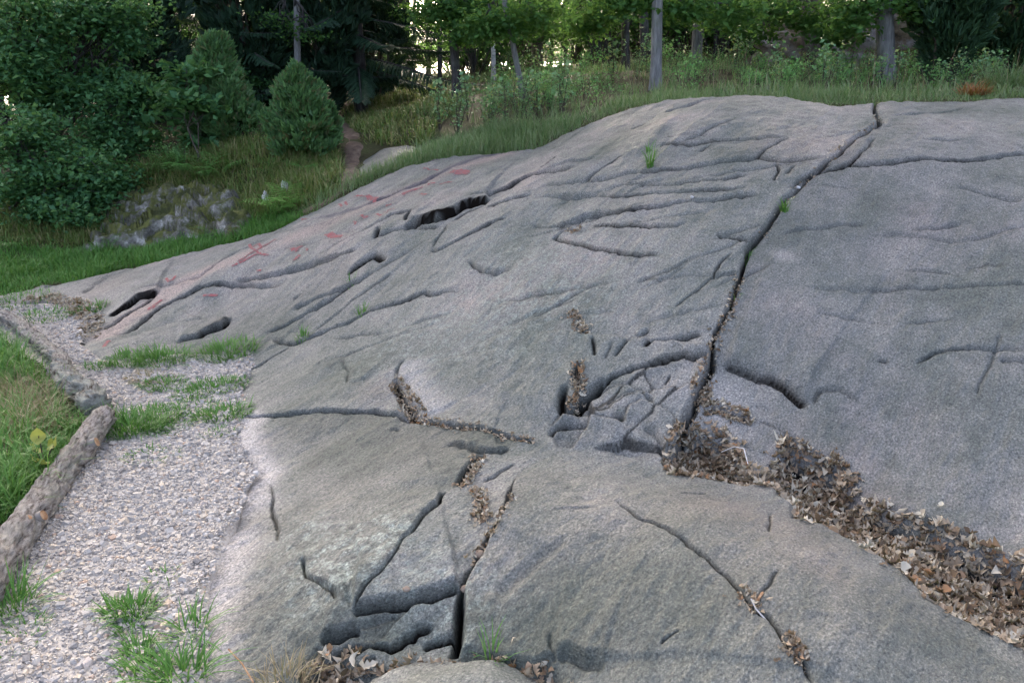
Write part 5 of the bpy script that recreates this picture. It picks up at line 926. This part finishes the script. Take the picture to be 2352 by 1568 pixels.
# understory between the trunks
ZONES = [(300, 'at the far left'), (620, 'behind the junipers'), (900, 'beyond the trodden path'), (1045, 'left of the dark upright trunk'), (1200, 'left of the leaning tree'), (1330, 'near the bright gap'), (1440, 'left of the group of three trunks'), (1600, 'right of the group of three trunks'), (1740, 'right of the pale flaring trunk'), (1862, 'just left of the thick pine'), (2035, 'between the thick pine and the grey trunk'), (9999, 'right of the grey trunk')]
def zone(u_): return next(t for m, t in ZONES if u_ < m)
US = []
for k, (hh, ww, n) in enumerate(((2.2, 1.0, 60), (1.6, 1.2, 55), (3.0, 1.1, 80))):
    C, (V, F) = foliage([((0, 0, hh * .55), (ww, ww, hh * .45), 1), ((ww * .4, .2, hh * .8), (ww * .5, ww * .5, hh * .25), .4)], n, 36, .20, .12); US.append((mk_mesh('foliage', V, F, L_FAR), mk_mesh('stem', *merge([tube(curve((0, 0, -.1), C[j], .1, 6, .1), np.linspace(.025, .006, 6), 5) for j in range(0, len(C), 5)]), B_DARK, True)))
def under(u_, y, k, s_, label):
    p = place(u_, y); root = empty('understory_shrub', tuple(p), random.uniform(0, 6.28)); root.scale = (s_, s_, s_ * random.uniform(.85, 1.1)); tag(root, label, 'shrub', 'leafy shrubs in the depth of the wood'); obj('foliage', US[k][0], root); obj('stem', US[k][1], root)
FARB = [(random.uniform(20, 2330), random.uniform(26, 40), random.choice((0, 1, 2)), random.uniform(1.0, 1.7)) for _ in range(64)]
FARB = [q for q in FARB if not (1240 < q[0] < 1310 or 950 < q[0] < 1015 or 180 < q[0] < 250 or 840 < q[0] < 880 or 1880 < q[0] < 1990)]
for u_, y, k, s_ in ((600,12.5,0,.5),(610,14,1,.6),(570,12,1,.45),(900,21,0,.5),(940,23,1,.5),(860,19,1,.4),(1000,24,1,.5),(1110,20,0,.9),(1140,23,2,.9),(1360,23,2,1.1),(1400,19,0,1.0),(1530,22,2,1.2),(1590,18,0,1.0),(1670,20,2,1.1),(1730,22,2,1.2),(1770,20,1,1.1),(2060,18,2,1.0),(2130,17,1,1.2),(870,24,1,.7),(1060,19,0,.8),(820,30,2,1.0),(880,32,2,1.2),(1320,29,2,1.2),(1210,31,1,1.0),(1100,30,2,1.2),(720,28,2,1.2),(350,20,2,1.4),(220,19,1,1.0),(110,19,2,1.4),(60,13,1,1.2),(150,12,2,.8),(20,11,2,1.0),(300,12.5,1,.9),(420,16,2,.9),(560,19,1,1.1),(640,20,2,.9),(840,21,1,.6),(1090,17,2,.8),(1160,18,1,.9),(1060,22,1,.9),(1380,17,2,1.0),(1340,20,1,.9),(1420,21,2,1.1),(1500,18,2,.9),(1560,19,1,1.1),(1650,17,2,1.0),(1700,19,1,1.2),(1740,16,2,.9),(1780,18,0,1.2),(1620,22,2,1.2),(1820,19,2,1.0),(2010,16,0,1.1),(2090,15,2,1.0),(2200,14,1,1.2),(2280,16,2,1.1),(1180,24,2,1.2),(1460,25,2,1.4),(1700,25,2,1.5),(900,27,0,.8),(760,26,1,.9),(480,22,2,1.2),(2350,13,2,.9),(2480,12,2,1.2),(2600,13,1,1.4),(2720,14,2,1.5),(2560,17,2,1.6),(-120,12,2,1.2),(-60,15,1,1.4)):
    under(u_, y, k, s_, ('tall' if k == 2 else 'broad' if k == 1 else 'bushy') + ' leafy green shrub in the wood ' + zone(u_))
for q in FARB: under(*q, 'distant ' + ('tall' if q[2] == 2 else 'broad' if q[2] == 1 else 'bushy') + ' shrub deep in the wood ' + zone(q[0]))
# herbs and saplings behind the crest
def herb_mesh(h, n, size, mat, spread):
    st = [np.array([random.gauss(0, spread), random.gauss(0, spread), h * random.uniform(.7, 1.1)]) for _ in range(6)]; c = []
    for s_ in st:
        t = R.random(n // 6) ** .7 * .85 + .15; c.append(np.stack([s_[0] * t, s_[1] * t, s_[2] * t], -1) + R.standard_normal((n // 6, 3)) * [.05, .05, .02])
    V, F = leaf_cards(np.concatenate(c), .3, rnd(n // 6 * 6, size * .6, size * 1.3), .75); return mk_mesh('foliage', V, F, mat), mk_mesh('stem', *merge([tube(curve((0, 0, -.03), s_, 0, 5, .03), np.linspace(.006, .002, 5), 4, 0, False) for s_ in st]), B_TWIG)
HM = [herb_mesh(.55, 130, .055, L_HERB, .12), herb_mesh(.40, 150, .045, L_HERB, .16), herb_mesh(.62, 120, .06, L_BIRCH, .14), herb_mesh(.5, 150, .042, L_BIRCH, .12)]
def herb(p, k, s_, label, name='leafy_plant', group='leafy plants behind the crest of the rock'):
    root = empty(name, tuple(p), random.uniform(0, 6.28)); root.scale = (s_, s_, s_); tag(root, label, 'plant', group); obj('foliage', HM[k][0], root); obj('stem', HM[k][1], root)
for u_, v_, k, s_, lb in ((1010,298,2,.85,'pale birch sapling at the left end of the crest grass'), (1050,305,3,1.0,'pale birch sapling beside the left one'), (1075,275,2,.8,'birch sapling standing behind the left pair'), (1195,275,3,.9,'birch sapling at the foot of the leaning tree'), (1235,265,2,.7,'birch sapling right of the leaning tree'), (1290,262,2,.8,'large-leaved sapling above the left crest'), (1120,300,3,.8,'birch sapling midway along the left crest'), (1160,292,2,.75,'birch sapling left of the leaning tree')):
    herb(onto([(u_, v_)])[0], k, s_, lb, 'birch_sapling', 'birch saplings at the left crest')
for k in range(230):
    u_ = random.uniform(1120, 2340); y = random.uniform(8.3, 12.5) if k < 175 else random.uniform(12, 17); kk = random.choice((0, 1, 1, 3, 0, 3, 2)); herb(place(u_, y), kk, random.uniform(.32, .78), ('pale small-leaved' if kk == 3 else 'pale broad-leaved' if kk == 2 else 'low spreading green' if kk == 1 else 'upright green') + ' herb ' + ('close behind the crest ' if y < 10.5 else 'deeper in the meadow ') + zone(u_))
for k in range(26):
    u_ = random.uniform(300, 740); y = random.uniform(8.5, 10); kk = random.choice((0, 1)); herb(place(u_, y), kk, random.uniform(.3, .55), ('spreading' if kk else 'upright') + ' low leafy plant on the bank ' + ('below the sapling' if u_ < 460 else 'between sapling and rounded juniper' if u_ < 610 else 'below the rounded juniper') + (', upper edge' if y > 9.3 else ', lower part'), group='low plants on the bank')
